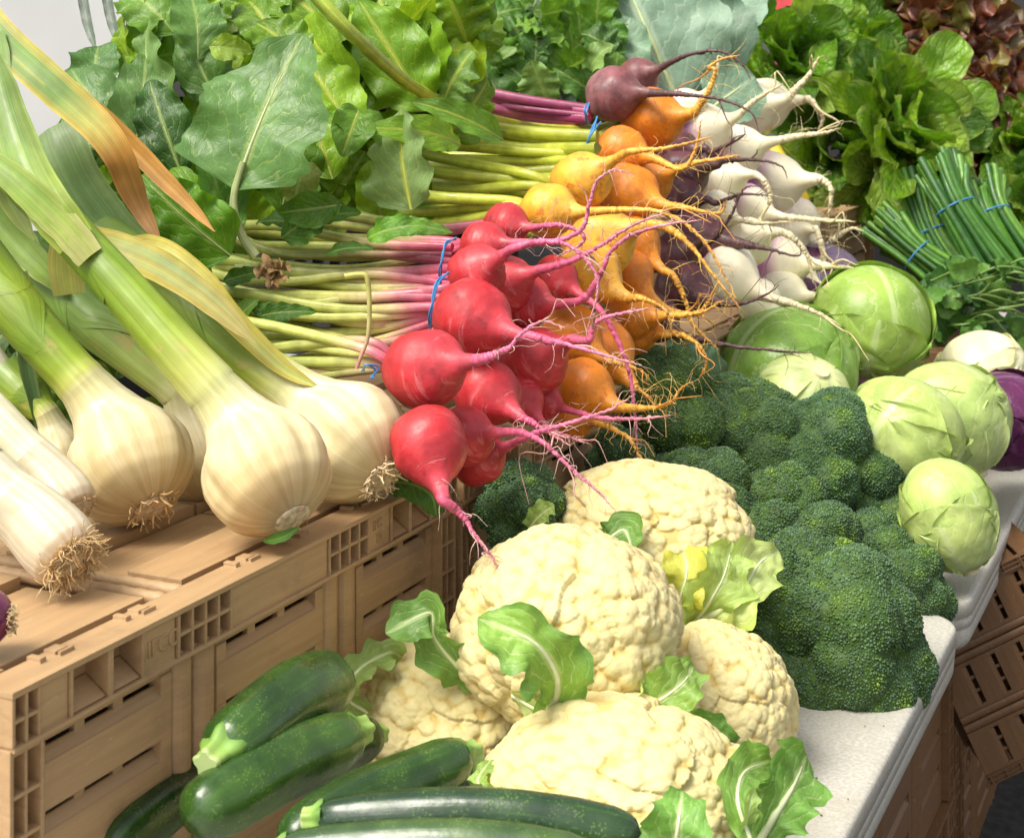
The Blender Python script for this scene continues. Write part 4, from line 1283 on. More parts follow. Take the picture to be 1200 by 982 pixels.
# yellow leaves of chard under the turnips
ys = thing('yellow_squash', 'yellow squash showing behind the turnip roots beside the crate', 'squash', P(935, 215, 2.95))
mb = MB()
pp = smooth_path([P(900, 160, 3.0), P(915, 192, 2.98), P(932, 222, 2.97), P(946, 242, 2.97)], 30)
tube(mb, pp, np.interp(np.linspace(0, 1, 30), [0, .08, .3, .7, .94, 1], [.004, .012, .016, .019, .013, .003]), 20, (.78, .55, .04))
mb.build('body', M_YEL, ys)
mb = MB(); tube(mb, [P(899, 158, 3.0), P(893, 148, 3.0)], .008, 8, (.25, .28, .05)); mb.build('stem', M_STEM, ys)

# ------------------------------------------------------------------ green onions and herbs
def onions(label, a, b, bandpt, Z, n, w):
    root = thing('green_onion_bunch', label, 'green onions', P(b[0], b[1], Z), 'banded green onion bunches')
    A = P(a[0], a[1], Z + .05); B = P(b[0], b[1], Z - .05)
    M = P(bandpt[0], bandpt[1], Z - .005)
    ax = nrm(B - A); sx = nrm(np.cross(ax, VIEW)); sy = np.cross(sx, ax)
    if np.dot(sy, VIEW) < 0: sy = -sy
    W = w / F * Z
    for k in range(n):
        ang, rr = random.uniform(0, 6.28), math.sqrt(random.random())
        off = sx * math.cos(ang) * rr * W + sy * math.sin(ang) * rr * W * .7
        q = [A + off * 1.05 + ax * random.uniform(-.02, .035), M + off * .72, B + off * 1.05]
        mb = MB()
        r0 = .0062 * random.uniform(.8, 1.25)
        c = np.array(random.choice([(.05, .17, .018), (.075, .22, .018), (.038, .13, .025), (.12, .28, .03)]))
        tube(mb, smooth_path(q, 16), np.linspace(r0, r0 * .8, 16), 8, c)
        mb.build('stalk', M_ONION, root)
    mb = MB()
    a_ = np.linspace(0, 2 * math.pi, 40)
    ring = M + (np.cos(a_)[:, None] * sx * W * .80 + np.sin(a_)[:, None] * sy * W * .6)
    tube(mb, ring, .0015, 6, (1, 1, 1), cap=False)
    mb.build('rubber_band', M_BAND, root)


onions('green onion bunch lowest at left, nearest the crate', (1030, 262), (1135, 345), (1075, 300), 2.86, 46, 27)
onions('green onion bunch behind the lowest one, thin blue band', (1072, 205), (1132, 335), (1092, 272), 2.93, 42, 26)
onions('green onion bunch in the middle with the brightest blue band', (1098, 195), (1172, 325), (1120, 243), 2.86, 50, 30)
onions('green onion bunch farthest right, upright beside the leafy greens', (1150, 212), (1204, 322), (1163, 250), 2.90, 46, 27)
hb = thing('parsley_bunch', 'dark leafy herb bunch at the right edge behind the white cabbage', 'herbs', P(1150, 400, 2.7))
for k in range(95):
    u = random.uniform(1088, 1225); v = random.uniform(312, 425)
    if v < 330 and u < 1120: continue
    Z = 2.66 + random.uniform(0, .16)
    a = random.uniform(0, 6.28); l = random.uniform(11, 21)
    leaf_child(hb, 'leaf', (u - math.cos(a) * l, v + math.sin(a) * l), (u + math.cos(a) * l, v - math.sin(a) * l * .8), Z, Z + random.uniform(-.03, .03), random.uniform(19, 33), M_HERB, n=facing(.8, 0, .5), kind=random.choice(['ovate', 'round']), col=np.array(random.choice([(.05, .15, .025), (.08, .21, .025), (.12, .26, .04), (.04, .11, .03)])), ruffle=.08, lobe=.18, ln=3, crinkle=.05, ns=14, nt=8)
for k in range(18):
    mb = MB()
    u, v = random.uniform(1090, 1200), random.uniform(325, 390)
    pp = smooth_path([P(u, v, 2.7), P(u + random.uniform(20, 50), v - random.uniform(-5, 25), 2.66), P(u + random.uniform(60, 90), v - random.uniform(-15, 20), 2.68)], 14)
    tube(mb, pp, .0022, 6, (.16, .27, .06))
    mb.build('stalk', M_ONION, hb)
simple('herb_crate', 'brown box hidden beneath the green onions and parsley', 'crate', M_CRATE_SHADED, [((-.0, 2.0, TABLE_Z + .001), (.28, 2.45, .88))])

# ------------------------------------------------------------------ garlic
def garlic(name, cat, label, group, c, r, Z0, stalk, tilt=.5, prof=None, bulbc=None, gst=None, sr=.40, plate=True, rootn=40, seg=72, ridge=.085, zs_=.4, platef=.30, nleaf=0, rootlen=.014, rootcol=(.55, .36, .16)):
    C0 = P(c[0], c[1], Z0)
    R = r / F * Z0
    pts = [P(u, v, Z0 + zs_ * (c[0] - u) / F * Z0 + dz) for u, v, dz in stalk]
    d = nrm(pts[0] - C0)
    ax = nrm(d + FV * tilt)          # towards the stalk; the roots lean to the viewer
    root = thing(name, label, cat, C0 - UP * R, group)
    pr = prof or ([-.93, -.92, -.86, -.76, -.55, -.25, .05, .35, .62, .9, 1.2, 1.6], [.0, .30, .46, .66, .87, .98, 1.0, .93, .79, .62, .50, .42])
    s = np.concatenate([[-.93, -.925], np.linspace(-.92, 1.6, 58)])
    path = C0 + ax * (s * R)[:, None]
    k = np.clip((s - .5) / 1.1, 0, 1) ** 2
    path = path + (d - ax) * (k * R * 1.1)[:, None]
    fine_s = np.linspace(-1.2, 2.0, 400)
    fr_ = np.interp(fine_s, *pr)
    kern = np.exp(-np.linspace(-2, 2, 31) ** 2); kern /= kern.sum()
    sm = np.convolve(np.pad(fr_, 15, 'edge'), kern, 'valid')
    fr_ = np.where(fine_s > -.80, sm, fr_)
    rad = R * np.interp(s, fine_s, fr_)
    rad[0] = R * .005
    sd = random.randint(0, 999)

    def ripple(a, kk):
        ss = s[kk]
        env = np.exp(-((ss + .1) / .7) ** 2)
        p = np.stack([np.cos(a) * 1.1 + 0 * kk, np.sin(a) * 1.1 + 0 * kk, ss * .7 + 0 * a], -1).reshape(-1, 3)
        nz = vnoise(p + sd, 1.2, sd).reshape(len(s), seg)
        ang = a + .35 * nz
        fine = vnoise(np.stack([np.cos(a) * 9 + 0 * kk, np.sin(a) * 9 + 0 * kk, ss * .8 + 0 * a], -1).reshape(-1, 3) + sd, 1.0, sd + 4).reshape(len(s), seg)
        return 1 + env * (ridge * np.abs(np.cos(ang * 3.5 + sd)) - ridge * .5) + (.04 if ridge > .02 else .012) * nz * env + .006 * fine
    bc = bulbc or [(0, (.58, .46, .27)), (.06, (.68, .54, .30)), (.2, (.74, .62, .37)), (.5, (.74, .66, .44)), (.8, (.76, .71, .49)), (1, (.70, .69, .38))]
    sn = (s + .93) / 2.53
    cols = .88 * np.stack([np.interp(sn, [a for a, _ in bc], [q[j] for _, q in bc]) for j in range(3)], 1)
    q = [path[-4], path[-1]] + [p for p in pts[1:] if np.dot(p - path[-1], d) > R * .3]
    m = 16 * len(q)
    tp = smooth_path(q, m)
    gs = gst or [(0, (.70, .69, .38)), (.07, (.50, .56, .14)), (.16, (.29, .42, .035)), (.36, (.19, .32, .025)), (.6, (.26, .37, .035)), (1, (.16, .27, .03))]
    gs = [(0, tuple(cols[-1]))] + [(a_, tuple(.92 * np.array(c_))) for a_, c_ in gs[1:]]
    rr = np.interp(np.linspace(0, 1, m), [0, .12, .5, 1], [rad[-4], rad[-1] * .97, R * sr, R * sr * 1.08])
    far = np.linalg.norm(tp - path[-1], axis=1)
    k0 = int(np.argmin(far)) + 1
    nb_ = len(path)
    allp = np.vstack([path, tp[k0:]]); allr = np.concatenate([rad, rr[k0:]])
    gcol = seg_cols(m, gs)
    allc = np.vstack([cols, gcol[k0:]])
    s_all = np.concatenate([s, s[-1] + np.arange(1, len(tp[k0:]) + 1) * .12])
    s = s_all

    def rip_all(a, kk):
        tail = np.clip((kk - nb_ + 14) / 14, 0, 1)
        return ripple(a, kk) + tail * (.03 * np.cos(2 * a + kk * .04 + sd) + .012 * np.cos(9 * a + kk * .1))
    tmp = MB()
    tube(tmp, allp, allr, seg, allc, cap=False, ripple=rip_all)
    V_, C_, U_ = tmp.v[0], tmp.c[0], tmp.u[0]

    def cut(r0, r1, nm):
        n_ = r1 - r0
        mb = MB()
        i_ = np.arange(n_ - 1)[:, None] * seg; j_ = np.arange(seg)[None]; j2 = (j_ + 1) % seg
        f = np.stack([i_ + j_, i_ + j2, i_ + seg + j2, i_ + seg + j_], -1).reshape(-1, 4)
        sl = slice(r0 * seg, r1 * seg)
        mb.add(V_[sl], f, C_[sl], U_[sl])
        return mb.build(nm, M_GARLIC, root)
    cut(0, nb_, 'bulb')
    cut(nb_ - 1, len(allp), 'stalk')
    # sheath edges wrapping the stalk
    _, N_, B_ = frames(tp)
    for w in range(2):
        i0 = int(m * (.30 + .3 * w)); ph = random.uniform(0, 6)
        mb = MB()
        seg_ = np.linspace(-1.9, 1.9, 14)
        rows_ = []
        for kk in range(i0, m):
            e = (kk - i0) / max(1, m - i0)
            half = np.clip(.15 + e * 2.4, 0, 1) * (1.0)
            a = ph + seg_ * half
            rows_.append(tp[kk] + (np.cos(a)[:, None] * N_[kk] + np.sin(a)[:, None] * B_[kk]) * (rr[kk] * (1.02 + .035 * e + .02 * w)))
        v = np.array(rows_)
        nn = len(rows_)
        i = np.arange(nn - 1)[:, None] * 14; j = np.arange(13)[None]
        f = np.stack([i + j, i + j + 1, i + 15 + j, i + 14 + j], -1).reshape(-1, 4)
        uu = np.zeros((nn, 14, 3)); uu[..., 0] = np.cos(ph + seg_); uu[..., 1] = np.sin(ph + seg_); uu[..., 2] = np.arange(nn)[:, None] * .004
        mb.add(v.reshape(-1, 3), f, np.repeat(np.clip(seg_cols(m, gs)[i0:] * (1.0 + .06 * w), 0, 1), 14, 0), uu.reshape(-1, 3))
        mb.build('sheath', M_GSTALK, root)
    # root plate and cut roots
    if plate:
        mb = MB()
        pc = C0 - ax * R * .93
        X = nrm(np.cross(ax, UP)); Y = np.cross(X, ax)
        v_, f_ = ico(3)
        disc = pc + (v_[:, :1] * X + v_[:, 1:2] * Y) * R * platef - ax * (v_[:, 2:] * R * .05) * (1 + .6 * vnoise(v_ * 3, 2, sd))[:, None]
        mb.add(disc, f_, (.58, .46, .30))
        for kk in range(rootn):
            a = random.uniform(0, 6.28)
            o = (X * math.cos(a) + Y * math.sin(a))
            p0 = pc + o * R * platef * random.uniform(.5, 1.2) + ax * R * random.uniform(0, .12) * (platef > .4)
            l = R * rootlen / .05 * random.uniform(.3, 1.1)
            dd = nrm(o * random.uniform(.1, 1.0) - ax * random.uniform(.2, 1) + RNG.normal(size=3) * .4)
            p1 = p0 + dd * l * .5
            p2 = p1 + nrm(dd + RNG.normal(size=3) * .8) * l * .5
            cc = np.array(rootcol) * random.uniform(.7, 1.45)
            tube(mb, smooth_path([p0, p1, p2], 6), np.linspace(.0011, .0005, 6) * R / .05, 5, np.clip(cc, 0, 1), cap=False)
        mb.build('root_tuft', M_ROOT, root)
    return root, tp, R


GG = 'fresh garlic with long green stalks'
garlic('garlic', 'garlic', 'left of the three big garlic bulbs, roots turned towards the crate slats', GG, (152, 542), 72, 1.33, [(104, 470, .0), (62, 412, .01), (22, 365, .01), (-30, 300, .02)], tilt=.45, sr=.43, rootn=55)
g2 = garlic('garlic', 'garlic', 'middle garlic bulb with a brown-stained side, standing on the crate edge', GG, (312, 552), 75, 1.27, [(262, 482, .0), (208, 412, .01), (150, 345, .02), (95, 285, .03), (40, 225, .05), (-30, 155, .07), (-80, 105, .09)], tilt=.45, sr=.36, rootn=14, rootlen=.007, rootcol=(.50, .26, .12),
            bulbc=[(0, (.52, .40, .26)), (.06, (.68, .48, .26)), (.2, (.80, .66, .38)), (.45, (.76, .66, .42)), (.8, (.78, .72, .50)), (1, (.68, .72, .36))])
g3 = garlic('garlic', 'garlic', 'right of the three big garlic bulbs, ragged root disc facing the beets', GG, (408, 518), 70, 1.39, [(352, 470, .0), (290, 420, .01), (230, 368, .02), (175, 320, .03), (120, 280, .05)], tilt=.34, sr=.40, rootn=90, rootlen=.012, platef=.34, rootcol=(.72, .56, .34), bulbc=[(0, (.70, .58, .36)), (.06, (.78, .66, .40)), (.3, (.82, .75, .50)), (.8, (.82, .78, .56)), (1, (.70, .75, .36))])
garlic('garlic', 'garlic', 'garlic tucked behind and between the left and middle bulbs', GG, (236, 540), 50, 1.43, [(212, 470, .0), (150, 410, .0), (95, 360, .01), (40, 310, .02)], tilt=.1, sr=.62, rootn=6, gst=[(0, (.70, .74, .40)), (.2, (.45, .58, .15)), (.6, (.22, .38, .06)), (1, (.20, .35, .06))])
garlic('garlic', 'garlic', 'pale garlic neck and side behind the leeks and the left bulb', GG, (72, 538), 36, 1.40, [(58, 500, 0), (40, 470, .01), (10, 440, .02)], tilt=.3, sr=.7, rootn=4)
LK = 'leeks lying at the left edge'
lp = ([-.95, -.94, -.85, -.6, -.2, .3, .8, 1.6], [0, .62, .80, .95, 1.0, .98, .93, .88])
lc = [(0, (.52, .36, .20)), (.05, (.64, .50, .36)), (.2, (.72, .65, .52)), (1, (.74, .70, .56))]
lg = [(0, (.74, .70, .56)), (.6, (.72, .70, .54)), (1, (.6, .66, .4))]
garlic('leek', 'leek', 'white leek at the lower left with a thick shaggy brown root end', LK, (62, 632), 44, 1.16, [(12, 590, 0), (-40, 545, .01), (-110, 490, .03)], tilt=.25, prof=lp, bulbc=lc, gst=lg, sr=.93, rootn=330, ridge=.01, rootlen=.034, platef=.62, rootcol=(.60, .42, .20))
garlic('leek', 'leek', 'white leek above the shaggy one, short trimmed roots', LK, (70, 580), 36, 1.24, [(30, 540, 0), (-10, 500, .01), (-70, 440, .03)], tilt=.25, prof=lp, bulbc=lc, gst=lg, sr=.95, rootn=110, ridge=.01, rootlen=.014, platef=.6, rootcol=(.55, .36, .20))
garlic('leek', 'leek', 'pale leek shaft at the left edge under the garlic stalk', LK, (20, 500), 34, 1.46, [(0, 465, 0), (-30, 420, .01), (-60, 380, .03)], tilt=.2, prof=lp, bulbc=lc, gst=lg, sr=.95, rootn=10, ridge=.01)
pu = thing('purple_onion', 'purple onion cut off by the left edge of the picture', 'onion', P(-22, 725, 1.0))
C0 = P(-24, 724, 1.03); v_, f_ = ico(4)
mb = MB()
mb.add(C0 + v_ * np.array([1, 1, .95]) * .021 * (1 + .03 * vnoise(v_ * 2, 1.5, 3))[:, None], f_, (.20, .02, .10), v_)
mb.build('bulb', M_PURO, pu)
mb = MB()
for k in range(70):
    p0 = C0 + RV * .0205 + UP * random.uniform(-.009, .008) + FV * random.uniform(-.008, .004)
    dd = nrm(RV + RNG.normal(size=3) * .7)
    tube(mb, smooth_path([p0, p0 + dd * .002, p0 + dd * .003 + RNG.normal(size=3) * .001], 5), .0004, 4, np.array((.66, .5, .26)) * random.uniform(.7, 1.2), cap=False)
mb.build('root_tuft', M_ROOT, pu)

# long garlic leaves
def strap(label, pts, wpx, stops, n, name='garlic_leaf', kind='strap', **kw):
    pa = [P(u, v, z) for u, v, z in pts]
    mb = MB()
    W = wpx / F * np.mean([p[2] for p in pts])
    leaf(mb, pa[0], pa[-1], n, W, kind, (1, 1, 1), path=pa, ns=70, nt=16, **{**dict(fold=.22, ruffle=.012, lobe=.015, crinkle=.008), **kw})
    # colour across and along from stops: (s, t) table
    c = mb.c[0]; u = mb.u[0]
    s, t = u[:, 1], np.abs(u[:, 0])
    col = np.stack([np.interp(s, [a for a, _, _ in stops], [q[k] for _, q, _ in stops]) for k in range(3)], 1)
    ed = np.stack([np.interp(s, [a for a, _, _ in stops], [q[k] for _, _, q in stops]) for k in range(3)], 1)
    k = np.clip((t - .55) / .4, 0, 1)[:, None]
    st = (vnoise(np.stack([u[:, 0] * 7, s * 1.2, 0 * s], 1) + wpx, 1.0, 9) * .5 + .5)[:, None]
    k = np.clip(k + .55 * (st > .62), 0, 1)
    mb.c[0] = np.clip((col * (1 - k) + ed * k), 0, 1)
    uu = np.stack([u[:, 0], 0 * s, s * .5], 1)
    mb.u[0] = uu
    return tag(mb.build(name, M_STRAP), label, 'garlic leaf', 'long garlic leaves at left')


YG, OR, GR = (.48, .40, .06), (.56, .27, .05), (.18, .29, .07)
strap('wide striped green and yellow garlic leaf crossing the upper left, tip dried thin', [(-40, -5, 1.50), (0, 45, 1.48), (60, 100, 1.46), (115, 150, 1.45), (140, 185, 1.45), (152, 215, 1.46), (165, 245, 1.47), (190, 288, 1.47)], 46, [(0, (.17, .29, .05), YG), (.45, (.16, .28, .05), YG), (.58, (.50, .48, .12), (.66, .46, .10)), (.7, OR, OR), (1, (.52, .30, .14), (.50, .28, .12))], nrm(VIEW + UP * .5), fold=.18)
strap('dried orange garlic leaf lying over the beet greens', [(-20, 25, 1.515), (30, 65, 1.505), (80, 110, 1.50), (125, 145, 1.495), (165, 182, 1.49), (190, 208, 1.485), (222, 240, 1.48), (252, 272, 1.475)], 30, [(0, (.42, .42, .10), OR), (.25, (.60, .42, .08), OR), (.5, OR, (.66, .38, .10)), (1, (.72, .40, .12), (.66, .34, .10))], nrm(VIEW + UP * .5 - RV * .3), fold=.25)
strap('broad folded grey-green garlic blade between the striped leaf and the stalks', [(58, 150, 1.56), (72, 185, 1.545), (92, 225, 1.54), (125, 268, 1.53), (170, 305, 1.52), (215, 340, 1.50)], 66, [(0, (.20, .31, .12), (.24, .34, .14)), (.5, (.15, .29, .07), (.2, .33, .09)), (1, (.18, .33, .07), (.24, .37, .09))], nrm(VIEW + UP * .3 - RV * .2), fold=-.25)
strap('yellowing garlic leaf folded back over the right stalk', [(82, 345, 1.42), (78, 310, 1.42), (82, 284, 1.415), (100, 285, 1.40), (135, 292, 1.39), (185, 312, 1.385), (240, 348, 1.38), (300, 402, 1.38)], 44, [(0, (.46, .52, .10), (.5, .48, .12)), (.35, (.44, .46, .10), YG), (.6, (.34, .42, .16), YG), (1, (.46, .40, .14), (.48, .40, .16))], nrm(VIEW + UP * .6), fold=.15)
strap('pale yellow garlic leaf beside the folded one, on the beet stalks', [(150, 290, 1.47), (190, 296, 1.44), (235, 330, 1.42), (270, 372, 1.41), (330, 430, 1.40), (375, 455, 1.395)], 34, [(0, (.40, .40, .09), YG), (.5, (.44, .43, .11), YG), (1, (.40, .44, .11), YG)], nrm(VIEW + UP * .6), fold=.3)
strap('upright green garlic leaf hanging at the far left edge', [(-10, 40, 1.48), (-2, 110, 1.46), (4, 180, 1.45), (15, 235, 1.44), (40, 282, 1.43)], 40, [(0, (.18, .31, .06), GR), (.5, (.20, .33, .07), (.26, .36, .09)), (1, (.34, .43, .09), (.40, .46, .12))], nrm(VIEW + UP * .2), fold=.2)
strap('small curled brown-tipped leaf at the left edge', [(-10, 80, 1.50), (8, 112, 1.49), (22, 140, 1.485), (32, 170, 1.48), (36, 203, 1.48)], 22, [(0, (.16, .20, .06), (.3, .3, .08)), (.6, (.32, .28, .08), OR), (1, (.70, .44, .16), (.6, .34, .12))], nrm(VIEW + UP * .2 + RV * .5), fold=.5)
strap('broad green garlic leaf sheath at left under the upright leaf', [(-40, 200, 1.50), (-12, 245, 1.48), (20, 285, 1.47), (50, 315, 1.46), (78, 345, 1.455)], 42, [(0, (.16, .28, .05), (.2, .32, .06)), (1, (.28, .42, .07), (.34, .44, .1))], nrm(VIEW + UP * .5), fold=-.3)
strap('narrow dark green leaf strip hanging between the left stalk and the leeks', [(25, 320, 1.43), (35, 360, 1.42), (30, 420, 1.41), (40, 470, 1.405), (52, 530, 1.40)], 20, [(0, (.14, .24, .08), (.3, .34, .14)), (1, (.05, .14, .03), (.10, .2, .05))], nrm(VIEW + UP * .2), fold=.3, twist=.8)
strap('green garlic leaf splitting from the middle stalk towards the top left corner', [(88, 282, 1.33), (58, 244, 1.335), (30, 195, 1.36), (8, 130, 1.39), (-12, 50, 1.42)], 50, [(0, (.26, .37, .035), (.3, .40, .05)), (.5, (.17, .29, .05), (.24, .34, .06)), (1, (.16, .28, .06), (.22, .34, .08))], nrm(VIEW + UP * .4), fold=-.35)
strap('garlic leaf with a torn pale edge wrapped over the middle stalk', [(106, 300, 1.325), (72, 262, 1.33), (35, 225, 1.335), (-5, 192, 1.345), (-50, 165, 1.36)], 38, [(0, (.40, .44, .10), (.5, .48, .2)), (.4, (.22, .35, .05), (.3, .40, .07)), (1, (.17, .29, .05), (.22, .34, .06))], nrm(VIEW + UP * .6), fold=-.3, lobe=.05)
for (a, b, lab) in (((96, -10, 2.0), (112, 58, 1.95), 'thin dark blade against the white van, left one'), ((124, -10, 2.0), (142, 60, 1.95), 'thin dark blade against the white van, right one')):
    strap(lab, [a, ((a[0] + b[0]) / 2 - 2, (a[1] + b[1]) / 2, 1.98), b], 13, [(0, (.04, .07, .04), (.04, .07, .04)), (1, (.04, .08, .04), (.04, .08, .04))], nrm(VIEW))

# ------------------------------------------------------------------ cabbages
def cabbage(name, label, c, Z, rpx, base, cols, mat, group=None, squash=.92, nl=7, edgecol=None, core=None, seed=0, tight=1.0, stub=True):
    C0 = P(c[0], c[1], Z)
    R = rpx / F * Z * .965
    A = nrm(RV * base[0] + UP * base[1] + VIEW * base[2])      # towards the stem
    ref = UP if abs(np.dot(A, UP)) < .9 else RV
    X = nrm(np.cross(A, ref)); Y = np.cross(X, A)
    root = thing(name, label, 'cabbage', C0 - UP * R * .95, group)
    v_, f_ = ico(5)

    def shape(d):
        h = d @ A
        return (d - A * (h * (1 - squash))[..., None])
    mb = MB()
    rr = R * (.965 + .03 * fbm(v_, 1.3, seed, 2))
    mb.add(C0 + shape(v_) * rr[:, None], f_, core or cols[0], np.stack([v_ @ X, v_ @ A * .5 + .5, v_ @ Y], 1))
    mb.build('head', mat, root)
    for k in range(nl):
        th = k * 2.399 + seed
        mb = MB()
        ns, nt = 44, 32
        s = np.linspace(0, 1, ns)[:, None]; t = np.linspace(-1, 1, nt + 1)[None]
        pol = .12 + s * (2.0 + .25 * math.sin(k * 1.7 + seed)) * tight
        hw = 1.25 * np.interp(s[:, 0], [0, .12, .35, .6, .85, .96, 1], [.28, .6, 1, 1.08, .9, .6, .32])[:, None]
        ew = 1 + .05 * np.sin(s * 17 + k) + .03 * np.sin(s * 41 + 2 * k)
        # walk sideways along the sphere from the leaf's midline
        mid = A * np.cos(pol)[..., None] + (X * math.cos(th) + Y * math.sin(th)) * np.sin(pol)[..., None]
        sd = -X * math.sin(th) + Y * math.cos(th)
        al = t * hw * ew
        d = mid * np.cos(al)[..., None] + sd * np.sin(al)[..., None]
        d = d.reshape(-1, 3)
        tt = np.abs(t) * np.ones((ns, 1)); ss = s * np.ones((1, nt + 1))
        lift = .005 + .0075 * (nl - k) * .6
        en = vnoise(np.stack([ss * 9 + k, np.sign(t) * 3 + 0 * ss, 0 * ss + seed], -1).reshape(-1, 3), 1.0, seed).reshape(ns, nt + 1)
        edge = np.clip((tt - .72) / .28, 0, 1) ** 2 * (.028 + .035 * en) + np.clip((ss - .84) / .16, 0, 1) ** 2 * .04
        rib = np.exp(-(tt / .06) ** 2) * .016 * (1 - ss * .8)
        fr = (ss * 5 - tt * 3.4 + .35 * fbm(d + k, 2.0, seed + 3, 2).reshape(ns, nt + 1) + .4 * np.sign(t)) % 1.0
        vein = np.exp(-(np.minimum(fr, 1 - fr) / .08) ** 2) * .006 * (1 - tt * .7)
        r = R * (.975 + lift + edge + rib + vein + .04 * fbm(d * 1.0 + k, 1.8, seed + k, 3).reshape(ns, nt + 1) + .012 * np.sin(ss * 24 + 5 * tt + k) * tt ** 2)
        p = C0 + shape(d) * r.reshape(-1, 1)
        cc = np.array(cols[k % len(cols)])
        c_ = np.tile(cc, (len(d), 1)) * (1 + .14 * fbm(d + seed, 2.5, seed + 2 * k, 2))[:, None]
        pale = np.clip(1 - ss * 1.6, 0, 1).reshape(-1, 1) * .5
        if edgecol is not None:
            c_ = c_ * (1 - pale) + np.array(edgecol) * pale
        uv = np.stack([(t + 0 * s), (s + 0 * t), np.full((ns, nt + 1), k * 1.3 + seed)], -1).reshape(-1, 3)
        i = np.arange(ns - 1)[:, None] * (nt + 1); j = np.arange(nt)[None]
        f = np.stack([i + j, i + j + 1, i + nt + 2 + j, i + nt + 1 + j], -1).reshape(-1, 4)
        mb.add(p, f, np.clip(c_, 0, 1), uv)
        mb.build('leaf', mat, root)
    if stub:
        mb = MB()
        tube(mb, [C0 + A * R * squash * .9, C0 + A * R * squash * 1.0, C0 + A * R * squash * 1.06], [R * .22, R * .2, R * .18], 18, (.66, .60, .36))
        mb.build('stem', M_STEM, root)
    return root


CB = 'cabbages on the far table'
LGc = [(.30, .47, .08), (.36, .52, .11), (.27, .43, .07)]
PAc = [(.46, .58, .18), (.52, .62, .22), (.42, .55, .15)]
PC = (.68, .74, .42)
cabbage('green_cabbage', 'largest round green cabbage standing above the others at the back', (1021, 380), 2.36, 74, (-.1, -.75, -.5), LGc, M_CABB, CB, .98, edgecol=PC, seed=1)
cabbage('green_cabbage', 'green cabbage behind the broccoli, dark roots lying on it', (918, 442), 2.26, 92, (.5, -.6, -.3), [(.22, .40, .06), (.28, .46, .09), (.36, .52, .13)], M_CABB, CB, .9, edgecol=PC, seed=4)
cabbage('green_cabbage', 'small pale cabbage with its cut stem up, wedged against the broccoli', (943, 470), 2.12, 60, (.25, .75, .5), PAc, M_CABB, CB, .85, edgecol=(.72, .72, .46), seed=7)
cabbage('green_cabbage', 'pale cabbage with a smooth translucent outer leaf, in the middle', (1062, 508), 2.02, 74, (-.5, -.6, .1), PAc, M_CABB, CB, .92, edgecol=PC, seed=10)
cabbage('green_cabbage', 'green cabbage between the translucent one and the purple one', (1110, 492), 2.14, 76, (.3, -.7, .3), [(.44, .58, .18), (.50, .62, .22)], M_CABB, CB, .95, edgecol=PC, seed=13)
cabbage('green_cabbage', 'pale celadon cabbage at the table edge, its cut stem to the right', (1112, 602), 1.86, 58, (.35, -1.0, .15), [(.45, .59, .17), (.50, .62, .20)], M_CABB, CB, 1.2, edgecol=(.66, .74, .42), seed=16, nl=6)
cabbage('green_cabbage', 'pale cabbage mostly hidden between the broccoli and the celadon one', (1024, 566), 2.0, 40, (.5, -.3, .5), PAc, M_CABB, CB, .95, edgecol=(.74, .72, .46), seed=19)
cabbage('white_cabbage', 'creamy white cabbage at the right edge before the herbs', (1150, 436), 2.42, 56, (.3, -.7, .1), [(.80, .78, .52), (.82, .80, .58)], M_CABB, CB, .9, edgecol=(.82, .80, .6), seed=22)
PUc = [(.10, .014, .075), (.13, .02, .09), (.085, .015, .07)]
cabbage('purple_cabbage', 'glossy purple cabbage at the right edge below the white one', (1176, 492), 2.24, 62, (.3, -.8, -.2), PUc, M_PCAB, CB, .95, edgecol=(.2, .06, .16), seed=25)
cabbage('purple_cabbage', 'purple cabbage in the shadow under the largest green one', (1006, 484), 2.26, 46, (0, -.8, .2), PUc, M_PCAB, CB, .95, edgecol=(.16, .05, .14), seed=28)
cabbage('purple_cabbage', 'purple cabbage behind the largest green one with a frosted leaf on top', (962, 335), 2.62, 56, (-.2, -.8, .2), [(.20, .14, .24), (.12, .03, .09)], M_PCAB, CB, .95, edgecol=(.3, .25, .36), seed=31)
cabbage('purple_cabbage', 'purple cabbage deep between the turnips and the green cabbage', (935, 365), 2.50, 46, (0, -.8, .2), PUc, M_PCAB, CB, .95, edgecol=(.16, .05, .14), seed=34)
simple('cardboard_tray', 'low cardboard tray hidden beneath the back cabbages', 'tray', M_CRATE, [((.03, 1.12, TABLE_Z + .001), (.30, 1.70, TABLE_Z + .055))])
cl = thing('collard_leaf', 'blue-green leaf between the broccoli top and the orange roots', 'leaf', P(790, 430, 2.05))
leaf_child(cl, 'blade', (845, 455), (780, 400), 2.06, 2.02, 58, M_COLL, n=nrm(VIEW + UP * .5), kind='round', col=(.14, .25, .14), fold=.15, ruffle=.06, ns=30, nt=14, rib=(.45, .55, .34), ribr=.05)

